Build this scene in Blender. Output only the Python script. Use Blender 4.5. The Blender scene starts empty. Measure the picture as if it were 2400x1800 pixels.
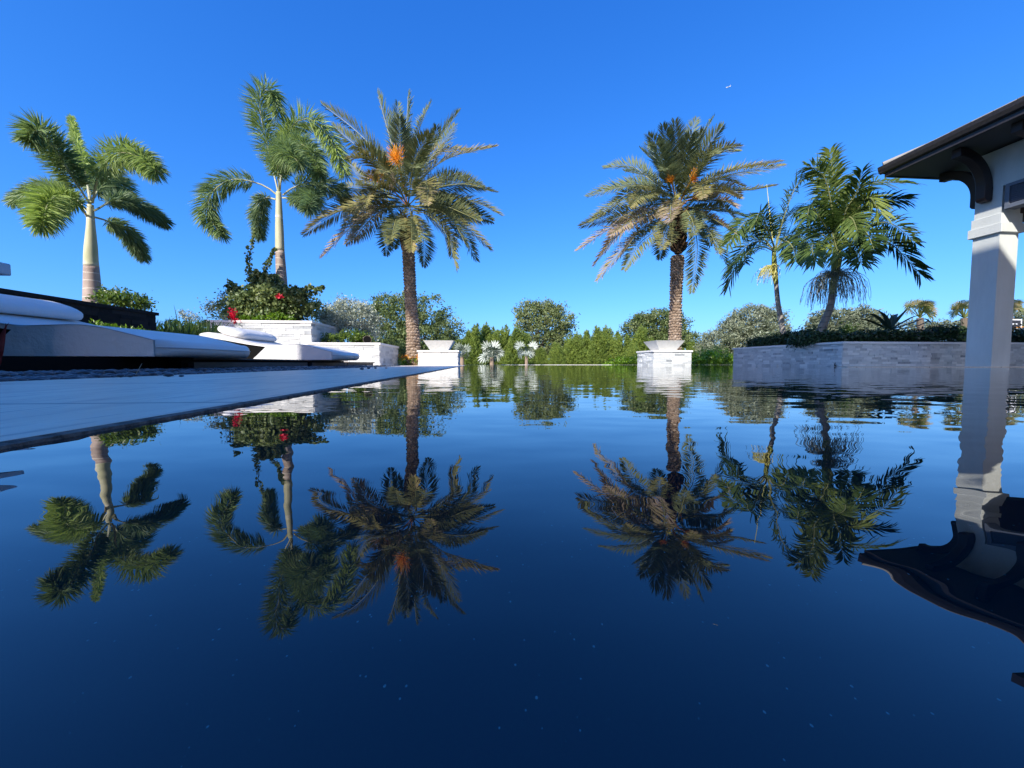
import bpy, math, random
import numpy as np
from mathutils import Vector
R = math.radians
rng = np.random.default_rng(7)
random.seed(7)
sc = bpy.context.scene
COL = sc.collection

# ------------------------------------------------------------------ camera
CAMH, PITCH, FPX = 0.065, R(3.11), 901.0
cam_d = bpy.data.cameras.new('camera'); cam = bpy.data.objects.new('camera', cam_d); COL.objects.link(cam)
cam.location = (0, 0, CAMH); cam.rotation_euler = (math.pi/2 - PITCH, 0, 0)
cam_d.sensor_width = 36; cam_d.lens = 36*FPX/2400; cam_d.clip_start = 0.01; cam_d.clip_end = 20000
sc.camera = cam
CP, SP = math.cos(PITCH), math.sin(PITCH)

def P(px, py, Y):
    """point of the place seen at photo position (px,py) standing at distance Y"""
    dx, dy = px-1200, 900-py
    fwd = FPX*CP + dy*SP; up = -FPX*SP + dy*CP
    k = Y/fwd
    return np.array([dx*k, Y, CAMH + up*k])

TH = math.atan(0.085)                      # the pool and all masonry are turned by this angle
CT, ST = math.cos(TH), math.sin(TH)
def loc2w(o, x, y, z=0): return np.array([o[0]+x*CT-y*ST, o[1]+x*ST+y*CT, z])

# ------------------------------------------------------------------ mesh helpers
class MB:
    def __init__(s): s.v=[]; s.f=[]; s.a=[]; s.n=0
    def add(s, v, f, var=0.5):
        v=np.asarray(v,float).reshape(-1,3)
        for q in f: s.f.append([i+s.n for i in q]); s.a.append(var)
        s.v.append(v); s.n+=len(v)
    def box(s, x0,x1,y0,y1,z0,z1, var=0.5):
        v=[(x0,y0,z0),(x1,y0,z0),(x1,y1,z0),(x0,y1,z0),(x0,y0,z1),(x1,y0,z1),(x1,y1,z1),(x0,y1,z1)]
        s.add(v,[(3,2,1,0),(4,5,6,7),(0,1,5,4),(1,2,6,5),(2,3,7,6),(3,0,4,7)],var)
    def prism(s, poly, z0, z1, var=0.5):
        n=len(poly); v=[(x,y,z0) for x,y in poly]+[(x,y,z1) for x,y in poly]
        f=[tuple(reversed(range(n))),tuple(range(n,2*n))]+[(i,(i+1)%n,n+(i+1)%n,n+i) for i in range(n)]
        s.add(v,f,var)
    def extrude_y(s, poly, y0, y1, var=0.5):       # poly in (x,z)
        n=len(poly); v=[(x,y0,z) for x,z in poly]+[(x,y1,z) for x,z in poly]
        f=[tuple(range(n)),tuple(reversed(range(n,2*n)))]+[((i+1)%n,i,n+i,n+(i+1)%n) for i in range(n)]
        s.add(v,f,var)
    def tube(s, pts, rad, seg=8, var=0.5, caps=True):
        pts=[np.asarray(p,float) for p in pts]; n=len(pts); V=[]
        if not hasattr(rad,'__len__'): rad=[rad]*n
        a0=None
        for i,p in enumerate(pts):
            t=pts[min(i+1,n-1)]-pts[max(i-1,0)]; t=t/(np.linalg.norm(t)+1e-9)
            if a0 is None:
                a0=np.cross(t,[0,0,1.]) if abs(t[2])<.9 else np.cross(t,[1.,0,0])
            a0=a0-t*np.dot(a0,t); a0/=np.linalg.norm(a0)+1e-9; b=np.cross(t,a0)
            for k in range(seg):
                c=2*math.pi*k/seg; V.append(p+rad[i]*(math.cos(c)*a0+math.sin(c)*b))
        F=[]
        for i in range(n-1):
            for k in range(seg):
                F.append((i*seg+k,i*seg+(k+1)%seg,(i+1)*seg+(k+1)%seg,(i+1)*seg+k))
        if caps: F.append(tuple(reversed(range(seg)))); F.append(tuple(range((n-1)*seg,n*seg)))
        s.add(V,F,var)
    def build(s, name, mat, parent=None, smooth=False, loc=None, rot=None):
        me=bpy.data.meshes.new(name)
        V=np.concatenate(s.v) if s.v else np.zeros((0,3))
        me.from_pydata(V.tolist(),[],s.f)
        at=me.attributes.new('var','FLOAT','FACE'); at.data.foreach_set('value',np.array(s.a,'f'))
        return link(name,me,mat,parent,smooth,loc,rot)

def link(name, me, mat, parent=None, smooth=False, loc=None, rot=None):
    me.materials.append(mat)
    if smooth: me.polygons.foreach_set('use_smooth',[True]*len(me.polygons))
    me.update()
    o=bpy.data.objects.new(name,me); COL.objects.link(o)
    if parent: o.parent=parent
    if loc is not None: o.location=loc
    if rot is not None: o.rotation_euler=rot
    return o

def fastmesh(name, V, nper, var, mat, parent=None, quads=None, smooth=False):
    """V: (N,nper,3) separate polygons of nper corners"""
    N=len(V); me=bpy.data.meshes.new(name)
    me.vertices.add(N*nper); me.vertices.foreach_set('co',V.reshape(-1).astype('f'))
    if quads is None: idx=np.arange(N*nper); nf=N; k=nper
    else:
        q=np.array(quads); k=q.shape[1]; nf=N*len(q)
        idx=(np.arange(N)[:,None,None]*nper+q[None]).reshape(-1); var=np.repeat(var,len(q))
    me.loops.add(nf*k); me.loops.foreach_set('vertex_index',idx.astype('i'))
    me.polygons.add(nf); me.polygons.foreach_set('loop_start',np.arange(0,nf*k,k).astype('i'))
    at=me.attributes.new('var','FLOAT','FACE'); at.data.foreach_set('value',np.asarray(var,'f'))
    me.validate(); me.update()
    return link(name,me,mat,parent,smooth)

def empty(name, loc=(0,0,0), rz=0):
    o=bpy.data.objects.new(name,None); o.empty_display_size=.2; COL.objects.link(o)
    o.location=loc; o.rotation_euler=(0,0,rz); return o
def tag(o,label,cat,group=None):
    o['label']=label; o['category']=cat
    if group: o['group']=group
    return o
def struct(o,kind='structure'): o['kind']=kind; return o

def unit(a): return a/(np.linalg.norm(a,axis=-1,keepdims=True)+1e-12)
def rand_unit(n): return unit(rng.normal(size=(n,3)))

def leaves(C, A, length, width, fold=0.15):
    """rhombic leaves: centres C, axes A (unit)"""
    n=len(C); B=unit(np.cross(A,rand_unit(n))); N=np.cross(A,B)
    l=np.broadcast_to(length,(n,))[:,None]; w=np.broadcast_to(width,(n,))[:,None]
    return np.stack([C-A*l/2, C+B*w/2+N*w*fold-A*l*.06, C+A*l/2, C-B*w/2+N*w*fold-A*l*.06],1)

# ------------------------------------------------------------------ materials
def mat(name, col=(.5,.5,.5), rough=.6, spec=.5, metal=0):
    m=bpy.data.materials.new(name); m.use_nodes=True
    b=m.node_tree.nodes['Principled BSDF']
    b.inputs['Base Color'].default_value=(*col,1); b.inputs['Roughness'].default_value=rough
    b.inputs['Specular IOR Level'].default_value=spec; b.inputs['Metallic'].default_value=metal
    return m
def N(m,t,**kw):
    n=m.node_tree.nodes.new(t)
    for k,v in kw.items(): setattr(n,k,v)
    return n
def L(m,a,b): m.node_tree.links.new(a,b)
def ramp(m, fac, stops):
    r=N(m,'ShaderNodeValToRGB'); e=r.color_ramp.elements
    while len(e)<len(stops): e.new(.5)
    for i,(p,c) in enumerate(stops): e[i].position=p; e[i].color=(*c,1)
    L(m,fac,r.inputs[0]); return r.outputs[0]
def noise(m, scale, detail=3, rough=.5, stretch=None, coord='Object'):
    tc=N(m,'ShaderNodeTexCoord'); v=tc.outputs[coord]
    if stretch:
        mp=N(m,'ShaderNodeMapping'); mp.inputs['Scale'].default_value=stretch; L(m,v,mp.inputs[0]); v=mp.outputs[0]
    n=N(m,'ShaderNodeTexNoise'); n.inputs['Scale'].default_value=scale; n.inputs['Detail'].default_value=detail
    n.inputs['Roughness'].default_value=rough; L(m,v,n.inputs['Vector']); return n
def bump(m, h, dist, strength=1):
    b=N(m,'ShaderNodeBump'); b.inputs['Distance'].default_value=dist; b.inputs['Strength'].default_value=strength
    L(m,h,b.inputs['Height']); L(m,b.outputs[0],m.node_tree.nodes['Principled BSDF'].inputs['Normal'])
def varmat(name, stops, rough=.6, spec=.5, nscale=None, namp=.25, trans=0.0, bumpd=None):
    """colour from the per-face 'var' attribute, modulated by noise; optional translucency"""
    m=mat(name,rough=rough,spec=spec); nt=m.node_tree; b=nt.nodes['Principled BSDF']
    a=N(m,'ShaderNodeAttribute',attribute_name='var'); f=a.outputs['Fac']
    if nscale:
        n=noise(m,nscale); ad=N(m,'ShaderNodeMath',operation='MULTIPLY_ADD'); ad.inputs[1].default_value=namp*2; ad.inputs[2].default_value=-namp
        L(m,n.outputs['Fac'],ad.inputs[0]); s=N(m,'ShaderNodeMath',operation='ADD',use_clamp=True); L(m,ad.outputs[0],s.inputs[0]); L(m,f,s.inputs[1]); f=s.outputs[0]
        if bumpd: bump(m,n.outputs['Fac'],bumpd)
    c=ramp(m,f,stops); L(m,c,b.inputs['Base Color'])
    if trans>0:
        t=N(m,'ShaderNodeBsdfTranslucent'); hs=N(m,'ShaderNodeHueSaturation'); hs.inputs['Value'].default_value=1.6; hs.inputs['Saturation'].default_value=1.1
        L(m,c,hs.inputs['Color']); L(m,hs.outputs[0],t.inputs[0])
        mx=N(m,'ShaderNodeMixShader'); mx.inputs[0].default_value=trans
        L(m,b.outputs[0],mx.inputs[1]); L(m,t.outputs[0],mx.inputs[2]); L(m,mx.outputs[0],nt.nodes['Material Output'].inputs[0])
    return m

M={}
M['date']=varmat('date_frond',[(0,(.13,.175,.105)),(.4,(.185,.21,.09)),(.7,(.28,.25,.09)),(1,(.37,.285,.21))],.65,.15,nscale=6,namp=.06,trans=.18)
M['fox']=varmat('foxtail_frond',[(0,(.13,.20,.10)),(.5,(.23,.31,.10)),(1,(.36,.46,.11))],.5,.35,trans=.25)
M['adon']=varmat('christmas_frond',[(0,(.024,.052,.016)),(.6,(.065,.11,.026)),(1,(.20,.25,.055))],.5,.3,trans=.22)
M['rachis']=mat('rachis',(.24,.25,.10),.5)
M['oak']=varmat('oak_leaf',[(0,(.055,.09,.025)),(.5,(.12,.165,.05)),(1,(.23,.26,.11))],.6,.3,trans=.2)
M['conifer']=varmat('conifer_leaf',[(0,(.08,.13,.025)),(.5,(.17,.24,.045)),(1,(.29,.36,.065))],.6,.3,trans=.2)
M['silverleaf']=varmat('silver_leaf',[(0,(.16,.20,.14)),(.5,(.36,.40,.31)),(1,(.55,.6,.5))],.55,.4,trans=.15)
M['greytree']=varmat('grey_green_leaf',[(0,(.10,.12,.07)),(.5,(.19,.22,.13)),(1,(.32,.35,.25))],.6,.3,trans=.15)
M['shrub']=varmat('shrub_leaf',[(0,(.035,.07,.012)),(.5,(.08,.14,.02)),(1,(.2,.28,.04))],.4,.5,trans=.25)
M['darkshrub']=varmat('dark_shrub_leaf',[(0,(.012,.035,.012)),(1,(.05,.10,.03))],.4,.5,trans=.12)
M['brightshrub']=varmat('bright_shrub_leaf',[(0,(.07,.15,.01)),(1,(.22,.36,.03))],.4,.5,trans=.3)
M['boug']=varmat('bougainvillea_leaf',[(0,(.07,.12,.045)),(.5,(.17,.22,.07)),(1,(.32,.36,.12))],.5,.5,trans=.22)
M['red']=varmat('red_bract',[(0,(.45,.01,.03)),(1,(.75,.05,.09))],.5,.3,trans=.3)
M['orange']=varmat('orange_flower',[(0,(.65,.2,.01)),(1,(.85,.38,.03))],.5,.3)
M['yellow']=varmat('yellow_stalk',[(0,(.55,.5,.08)),(1,(.75,.72,.3))],.5,.3)
M['strand']=varmat('fruit_strand',[(0,(.17,.21,.15)),(1,(.30,.30,.26))],.5,.3)
M['straw']=varmat('dry_spathe',[(0,(.32,.24,.17)),(1,(.5,.42,.33))],.7,.2)
M['bismarck']=varmat('silver_fan',[(0,(.07,.10,.07)),(.5,(.24,.28,.23)),(1,(.46,.50,.43))],.5,.4)
M['wash']=varmat('fan_frond',[(0,(.09,.12,.03)),(.6,(.18,.21,.06)),(1,(.34,.27,.14))],.5,.4,trans=.2)
M['agave']=varmat('agave_leaf',[(0,(.02,.05,.035)),(1,(.05,.10,.06))],.4,.5)
M['strap']=varmat('strap_leaf',[(0,(.03,.07,.015)),(1,(.12,.19,.04))],.4,.5,trans=.2)
M['cordy']=varmat('red_strap_leaf',[(0,(.12,.008,.008)),(1,(.3,.02,.015))],.4,.5)
M['grass']=varmat('grass',[(0,(.05,.10,.02)),(1,(.12,.18,.04))],.8,.2,nscale=1.5,namp=.5)
M['bark']=varmat('bark',[(0,(.09,.07,.05)),(1,(.22,.18,.14))],.85,.2,nscale=8,namp=.4,bumpd=.02)
M['boot']=varmat('date_trunk',[(0,(.16,.11,.075)),(.5,(.31,.23,.165)),(1,(.46,.37,.29))],.85,.2,nscale=14,namp=.22,bumpd=.008)
M['darkboot']=varmat('date_boots',[(0,(.04,.027,.018)),(1,(.16,.10,.055))],.85,.2,nscale=10,namp=.2)
# foxtail trunk: pale rings of leaf scars
def ringed(name, c1, c2, cr, freq):
    m=mat(name,c1,.6,.3); b=m.node_tree.nodes['Principled BSDF']
    n=noise(m,7,4,.6,(1,1,.35)); base=ramp(m,n.outputs['Fac'],[(.3,c1),(.7,c2)])
    tc=N(m,'ShaderNodeTexCoord'); sp=N(m,'ShaderNodeSeparateXYZ'); L(m,tc.outputs['Object'],sp.inputs[0])
    ml=N(m,'ShaderNodeMath',operation='MULTIPLY_ADD'); ml.inputs[1].default_value=freq; L(m,sp.outputs[2],ml.inputs[0])
    n2=noise(m,1.3,2); L(m,n2.outputs['Fac'],ml.inputs[2])
    fr=N(m,'ShaderNodeMath',operation='FRACT'); L(m,ml.outputs[0],fr.inputs[0])
    rr=ramp(m,fr.outputs[0],[(0,(1,1,1)),(.06,(1,1,1)),(.12,(0,0,0)),(1,(0,0,0))])
    mx=N(m,'ShaderNodeMix',data_type='RGBA'); L(m,rr,mx.inputs[0]); L(m,base,mx.inputs[6]); mx.inputs[7].default_value=(*cr,1)
    L(m,mx.outputs[2],b.inputs['Base Color']); bump(m,rr,.006); return m
M['foxtrunk']=ringed('foxtail_trunk',(.27,.20,.16),(.44,.35,.29),(.60,.53,.43),6.5)
M['shaft']=ringed('crownshaft',(.40,.41,.22),(.56,.53,.36),(.60,.56,.42),1.3)
M['adtrunk']=ringed('christmas_trunk',(.26,.23,.19),(.42,.38,.33),(.18,.15,.12),9)
M['adtrunkdark']=ringed('shaded_christmas_trunk',(.17,.155,.14),(.30,.27,.24),(.10,.09,.08),9)  # darker copy of the christmas trunk, shade put into its colour
M['adshaft']=ringed('green_crownshaft',(.16,.2,.04),(.33,.36,.09),(.5,.5,.2),3)

M['stone']=varmat('split_face_stone',[(0,(.27,.29,.30)),(.25,(.46,.475,.475)),(.7,(.62,.635,.62)),(1,(.74,.745,.72))],.65,.3,nscale=22,namp=.22,bumpd=.006)
M['cap']=mat('cap_stone',(.78,.76,.73),.55); n_=noise(M['cap'],9,4); bump(M['cap'],n_.outputs['Fac'],.002)
M['bowl']=mat('bowl_concrete',(.56,.56,.53),.6); n_=noise(M['bowl'],14,4); L(M['bowl'],ramp(M['bowl'],n_.outputs['Fac'],[(.3,(.52,.52,.49)),(.7,(.60,.60,.57))]),M['bowl'].node_tree.nodes['Principled BSDF'].inputs['Base Color'])
M['stucco']=mat('stucco',(.74,.71,.67),.8,.2); n_=noise(M['stucco'],90,5,.75); bump(M['stucco'],n_.outputs['Fac'],.006); n_=noise(M['stucco'],1.6,5,.7,(2,2,.6)); L(M['stucco'],ramp(M['stucco'],n_.outputs['Fac'],[(.3,(.58,.60,.57)),(.65,(.67,.69,.66))]),M['stucco'].node_tree.nodes['Principled BSDF'].inputs['Base Color'])
M['housewall']=mat('house_stucco',(.72,.66,.58),.85,.2)
M['fascia']=mat('fascia_paint',(.04,.034,.032),.45); n_=noise(M['fascia'],5,3,.5,(1,6,6)); L(M['fascia'],ramp(M['fascia'],n_.outputs['Fac'],[(.3,(.026,.022,.021)),(.7,(.042,.036,.034))]),M['fascia'].node_tree.nodes['Principled BSDF'].inputs['Base Color'])
M['soffit']=mat('soffit_paint',(.10,.095,.088),.6)
M['bracket']=mat('bracket_stain',(.028,.016,.014),.5)
M['louver']=mat('louver_paint',(.13,.15,.19),.5)
M['tile']=varmat('roof_tile',[(0,(.22,.2,.18)),(1,(.4,.38,.35))],.8,.2,nscale=6,namp=.3)
M['glass']=mat('window_glass',(.03,.04,.05),.05,.8)
M['cushion']=mat('cushion_shell',(.74,.72,.69),.42,.45); n_=noise(M['cushion'],4.5,5,.6,(1,.5,1)); bump(M['cushion'],n_.outputs['Fac'],.02)
M['pillow']=mat('pillow_fabric',(.76,.74,.71),.7,.2); n_=noise(M['pillow'],7,4); bump(M['pillow'],n_.outputs['Fac'],.02)
M['piping']=mat('piping',(.45,.46,.48),.6)
M['black']=mat('matt_black',(.006,.006,.006),.8,.1)
M['planks']=mat('dark_planks',(.035,.03,.035),.6); n_=noise(M['planks'],9,4,.6,(8,1,8)); L(M['planks'],ramp(M['planks'],n_.outputs['Fac'],[(.3,(.02,.018,.02)),(.7,(.06,.052,.055))]),M['planks'].node_tree.nodes['Principled BSDF'].inputs['Base Color'])
M['wood']=mat('brown_wood',(.16,.10,.065),.6); n_=noise(M['wood'],9,4,.6,(8,1,8)); L(M['wood'],ramp(M['wood'],n_.outputs['Fac'],[(.3,(.09,.055,.035)),(.7,(.2,.13,.085))]),M['wood'].node_tree.nodes['Principled BSDF'].inputs['Base Color'])
M['charcoal']=varmat('charcoal_stone',[(0,(.012,.013,.014)),(1,(.035,.035,.036))],.85,.1,nscale=12,namp=.3,bumpd=.01)
M['pebble']=varmat('pebble',[(0,(.03,.035,.045)),(.6,(.07,.08,.1)),(1,(.16,.17,.18))],.38,.5)
M['soil']=mat('soil',(.05,.035,.025),.95,.1)
M['white']=mat('white_paint',(.85,.85,.85),.4)
M['darkmetal']=mat('dark_metal',(.05,.045,.045),.45,.5,.3)
M['slab']=mat('pale_slab',(.6,.62,.64),.6)

# pool deck: pale stone with joints, streaks and specks
m=M['deck']=mat('deck_stone',(.5,.5,.5),.4,.5); b=m.node_tree.nodes['Principled BSDF']
n1=noise(m,3,5,.65,(5,.7,1)); base=ramp(m,n1.outputs['Fac'],[(.25,(.66,.53,.42)),(.5,(.86,.71,.54)),(.75,(.92,.79,.62))])
n2=noise(m,5,4,.7,(12,1.0,1)); st=ramp(m,n2.outputs['Fac'],[(.54,(0,0,0)),(.70,(1,1,1))])
mx=N(m,'ShaderNodeMix',data_type='RGBA'); L(m,st,mx.inputs[0]); L(m,base,mx.inputs[6]); mx.inputs[7].default_value=(.45,.37,.31,1)
tc=N(m,'ShaderNodeTexCoord'); bk=N(m,'ShaderNodeTexBrick'); L(m,tc.outputs['Object'],bk.inputs[0])
bk.inputs['Color1'].default_value=(1,1,1,1); bk.inputs['Color2'].default_value=(.93,.94,.95,1); bk.inputs['Mortar'].default_value=(.35,.35,.37,1)
bk.inputs['Scale'].default_value=1; bk.inputs['Mortar Size'].default_value=.006; bk.inputs['Brick Width'].default_value=1.2; bk.inputs['Row Height'].default_value=.6; bk.offset=.5
mu=N(m,'ShaderNodeMix',data_type='RGBA',blend_type='MULTIPLY'); mu.inputs[0].default_value=1; L(m,mx.outputs[2],mu.inputs[6]); L(m,bk.outputs['Color'],mu.inputs[7])
L(m,mu.outputs[2],b.inputs['Base Color']); n3=noise(m,40,5,.7); bump(m,n3.outputs['Fac'],.002)
m=M['edge']=mat('coping_edge',(.1,.09,.08),.8,.2); n1=noise(m,60,5,.7); L(m,ramp(m,n1.outputs['Fac'],[(.3,(.05,.045,.038)),(.7,(.30,.26,.22))]),m.node_tree.nodes['Principled BSDF'].inputs['Base Color']); bump(m,n1.outputs['Fac'],.006)
m=M['lawn']=mat('lawn',(.06,.1,.02),.9,.1); n1=noise(m,.8,6,.7); L(m,ramp(m,n1.outputs['Fac'],[(.3,(.035,.065,.015)),(.7,(.085,.13,.03))]),m.node_tree.nodes['Principled BSDF'].inputs['Base Color'])

# water: dark pool finish under a reflecting, gently rippled surface
m=M['water']=mat('pool_water',(.003,.014,.045),.0,.5); b=m.node_tree.nodes['Principled BSDF']
b.inputs['IOR'].default_value=1.62
def slope(scale, amt, stretch, detail=2):
    n=noise(m,scale,detail,.5,stretch); s1=N(m,'ShaderNodeVectorMath',operation='SUBTRACT'); s1.inputs[1].default_value=(.5,.5,.5); L(m,n.outputs['Color'],s1.inputs[0])
    s2=N(m,'ShaderNodeVectorMath',operation='MULTIPLY'); s2.inputs[1].default_value=(amt,amt,0); L(m,s1.outputs[0],s2.inputs[0]); return s2.outputs[0]
a1=slope(30,.075,(.45,1,1)); a2=slope(9,.024,(.5,1,1),1); a3=slope(1.6,.005,(.5,1,1),1)
s=N(m,'ShaderNodeVectorMath',operation='ADD'); L(m,a1,s.inputs[0]); L(m,a2,s.inputs[1])
s_=N(m,'ShaderNodeVectorMath',operation='ADD'); L(m,s.outputs[0],s_.inputs[0]); L(m,a3,s_.inputs[1])
# calm and ruffled patches
pn=noise(m,.9,2,.5,(.5,1,1)); pr=N(m,'ShaderNodeMapRange'); L(m,pn.outputs['Fac'],pr.inputs[0]); pr.inputs[1].default_value=.35; pr.inputs[2].default_value=.65; pr.inputs[3].default_value=.45; pr.inputs[4].default_value=1.1
sc1=N(m,'ShaderNodeVectorMath',operation='SCALE'); L(m,s_.outputs[0],sc1.inputs[0]); L(m,pr.outputs[0],sc1.inputs['Scale'])
ad=N(m,'ShaderNodeVectorMath',operation='ADD'); ad.inputs[1].default_value=(0,0,1); L(m,sc1.outputs[0],ad.inputs[0])
nm=N(m,'ShaderNodeVectorMath',operation='NORMALIZE'); L(m,ad.outputs[0],nm.inputs[0]); L(m,nm.outputs[0],b.inputs['Normal'])
# fine dust specks afloat on the surface
vo=N(m,'ShaderNodeTexVoronoi'); vo.inputs['Scale'].default_value=520; tc=N(m,'ShaderNodeTexCoord'); mpv=N(m,'ShaderNodeMapping'); mpv.inputs['Scale'].default_value=(1,.7,1); L(m,tc.outputs['Object'],mpv.inputs[0]); L(m,mpv.outputs[0],vo.inputs['Vector'])
rd=N(m,'ShaderNodeSeparateColor'); L(m,vo.outputs['Color'],rd.inputs[0])
sel=N(m,'ShaderNodeMath',operation='GREATER_THAN'); sel.inputs[1].default_value=.2; L(m,rd.outputs[0],sel.inputs[0])
szm=N(m,'ShaderNodeMath',operation='MULTIPLY'); szm.inputs[1].default_value=.15; L(m,rd.outputs[1],szm.inputs[0])
ds=N(m,'ShaderNodeMath',operation='LESS_THAN'); L(m,vo.outputs['Distance'],ds.inputs[0]); L(m,szm.outputs[0],ds.inputs[1])
mm=N(m,'ShaderNodeMath',operation='MULTIPLY'); L(m,sel.outputs[0],mm.inputs[0]); L(m,ds.outputs[0],mm.inputs[1])
mb=N(m,'ShaderNodeMath',operation='MULTIPLY'); L(m,mm.outputs[0],mb.inputs[0]); L(m,rd.outputs[2],mb.inputs[1])
mx=N(m,'ShaderNodeMix',data_type='RGBA'); L(m,mb.outputs[0],mx.inputs[0]); mx.inputs[6].default_value=(.0,.014,.020,1); mx.inputs[7].default_value=(.07,.19,.21,1)
L(m,mx.outputs[2],b.inputs['Base Color'])

# ------------------------------------------------------------------ world and sun
SUN_AZ, SUN_EL = R(28), R(33)              # sun behind the camera, 28 degrees to its left
w=bpy.data.worlds.new('World'); sc.world=w; w.use_nodes=True; nt=w.node_tree
bg=nt.nodes['Background']; sky=nt.nodes.new('ShaderNodeTexSky'); sky.sky_type='NISHITA'; sky.sun_disc=False
sky.sun_elevation=SUN_EL; sky.sun_rotation=math.pi+SUN_AZ; sky.air_density=.8; sky.dust_density=1.5; sky.ozone_density=4.0; sky.altitude=0
# deep, slightly polarised blue: a tone curve for each channel of the sky's radiance
spn=nt.nodes.new('ShaderNodeSeparateColor'); cbn=nt.nodes.new('ShaderNodeCombineColor'); nt.links.new(sky.outputs[0],spn.inputs[0])
for k_,(A_,g_) in enumerate(((.235,1.42),(.70,.93),(1.74,.66))):
    pw=nt.nodes.new('ShaderNodeMath'); pw.operation='POWER'; pw.inputs[1].default_value=g_; nt.links.new(spn.outputs[k_],pw.inputs[0])
    ml=nt.nodes.new('ShaderNodeMath'); ml.operation='MULTIPLY'; ml.inputs[1].default_value=A_; nt.links.new(pw.outputs[0],ml.inputs[0]); nt.links.new(ml.outputs[0],cbn.inputs[k_])
nt.links.new(cbn.outputs[0],bg.inputs[0]); bg.inputs[1].default_value=.15
sd=bpy.data.lights.new('sun','SUN'); sun=bpy.data.objects.new('sun',sd); COL.objects.link(sun)
sd.energy=3.6; sd.angle=R(.5); sd.color=(1,.95,.86)
SD=Vector((-math.sin(SUN_AZ)*math.cos(SUN_EL),-math.cos(SUN_AZ)*math.cos(SUN_EL),math.sin(SUN_EL)))
sun.rotation_euler=SD.to_track_quat('Z','Y').to_euler()
sc.view_settings.view_transform='Standard'; sc.view_settings.look='None'; sc.view_settings.exposure=0.9; sc.view_settings.gamma=1

# ------------------------------------------------------------------ ground, water, decks
g=MB(); g.add([(-3000,-1500,-.14),(3000,-1500,-.14),(3000,6000,-.14),(-3000,6000,-.14)],[(0,1,2,3)]); struct(g.build('ground',M['lawn']))
POOLX=-.36
def DX(v): return POOLX-.085*v
g=MB(); g.prism([(DX(-2.6)-.02,-2.6),(16,-2.6),(16,6.02),(11,13.9),(-9,13.9),(DX(10.75)-3,10.75),(DX(10.75)-.02,10.75)],-.3,0)
wt=g.build('pool_water',M['water']); struct(wt)
# left deck with a rough coping edge (deck built in the turned frame so that its joints run with the pool)
O=(POOLX,0)
g=MB(); g.prism([(-1.2,-2.8),(-.012,-2.8),(-.012,10.75),(-1.2,10.75)],-.10,.0043)
g.prism([(-2.6,8.3),(-1.2,8.3),(-1.2,10.75),(-2.6,10.75)],-.10,.0043)
struct(g.build('pool_deck',M['deck'],loc=(O[0],O[1],0),rot=(0,0,TH)))
g=MB()
ys=np.linspace(-2.8,10.75,700); ofs=rng.normal(0,.0016,len(ys))
pts=[( -.011,y,0) for y in ys]
V=[];F=[]
for i,y in enumerate(ys):
    V+=[(-.012,y,.0040),(ofs[i]*.6+.0005,y,.0030+ofs[i]*.25),(ofs[i],y,-.02)]
for i in range(len(ys)-1):
    a=i*3; F+=[(a,a+1,a+4,a+3),(a+1,a+2,a+5,a+4)]
g.add(V,F); struct(g.build('coping',M['edge'],loc=(O[0],O[1],0),rot=(0,0,TH)))
g=MB(); g.prism([(-1.85,-2.8),(-1.2,-2.8),(-1.2,8.3),(-1.85,8.3)],-.12,-.018); struct(g.build('gravel_bed',M['soil'],loc=(O[0],O[1],0),rot=(0,0,TH)))
# ground of the planted terrace to the left
g=MB(); g.prism([(-30,-2.8),(-1.85,-2.8),(-1.85,8.3),(-2.6,8.3),(-2.6,14),(-30,14)],-.12,-.01); struct(g.build('planting_ground',M['soil'],loc=(O[0],O[1],0),rot=(0,0,TH)))
# right deck under the pavilion
g=MB(); g.prism([(5.25,6.02),(16,6.5),(16,9.0),(5.98,7.04)],-.10,.008); struct(g.build('pavilion_deck',M['deck']))
# far coping of the pool
g=MB(); g.prism([(-.4,13.9),(3.6,13.9),(3.6,14.15),(-.4,14.15)],-.12,.009); g.prism([(-9,13.9),(-.401,13.9),(-.401,14.15),(-9,14.15)],-.12,.001); g.prism([(3.601,13.9),(11,13.9),(11,14.15),(3.601,14.15)],-.12,.001); struct(g.build('far_coping',M['cap']))

# pebbles: one bed, plus a few loose ones on the deck
def ico():
    import bmesh
    bm=bmesh.new(); bmesh.ops.create_icosphere(bm,subdivisions=1,radius=1); v=np.array([x.co[:] for x in bm.verts]); f=[[y.index for y in x.verts] for x in bm.faces]; bm.free(); return v,np.array(f)
IV,IF=ico()
def pebble_field(name,C,S,var,mt):
    n=len(C); ang=rng.uniform(0,6.28,n); V=IV[None]*S[:,None,:]*(1+rng.normal(0,.05,(n,len(IV),1)))
    x=V[...,0]*np.cos(ang)[:,None]-V[...,1]*np.sin(ang)[:,None]; y=V[...,0]*np.sin(ang)[:,None]+V[...,1]*np.cos(ang)[:,None]
    V=np.stack([x,y,V[...,2]],-1)+C[:,None,:]
    return fastmesh(name,V,len(IV),var,mt,quads=IF,smooth=True)
n=5200; yy=8.2-7.6*rng.power(1.7,n); xx=rng.uniform(-1.84,-1.20,n)
Cw=np.stack([O[0]+xx*CT-yy*ST, O[1]+xx*ST+yy*CT, rng.uniform(-.012,.009,n)+.012*((xx+1.84)<.35)],1)
s0=rng.uniform(.012,.024,n); S=np.stack([s0*1.35,s0,s0*.55],1)
pb=pebble_field('pebbles',Cw,S,rng.uniform(0,1,n)**1.3,M['pebble']); struct(pb,'stuff')
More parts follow.
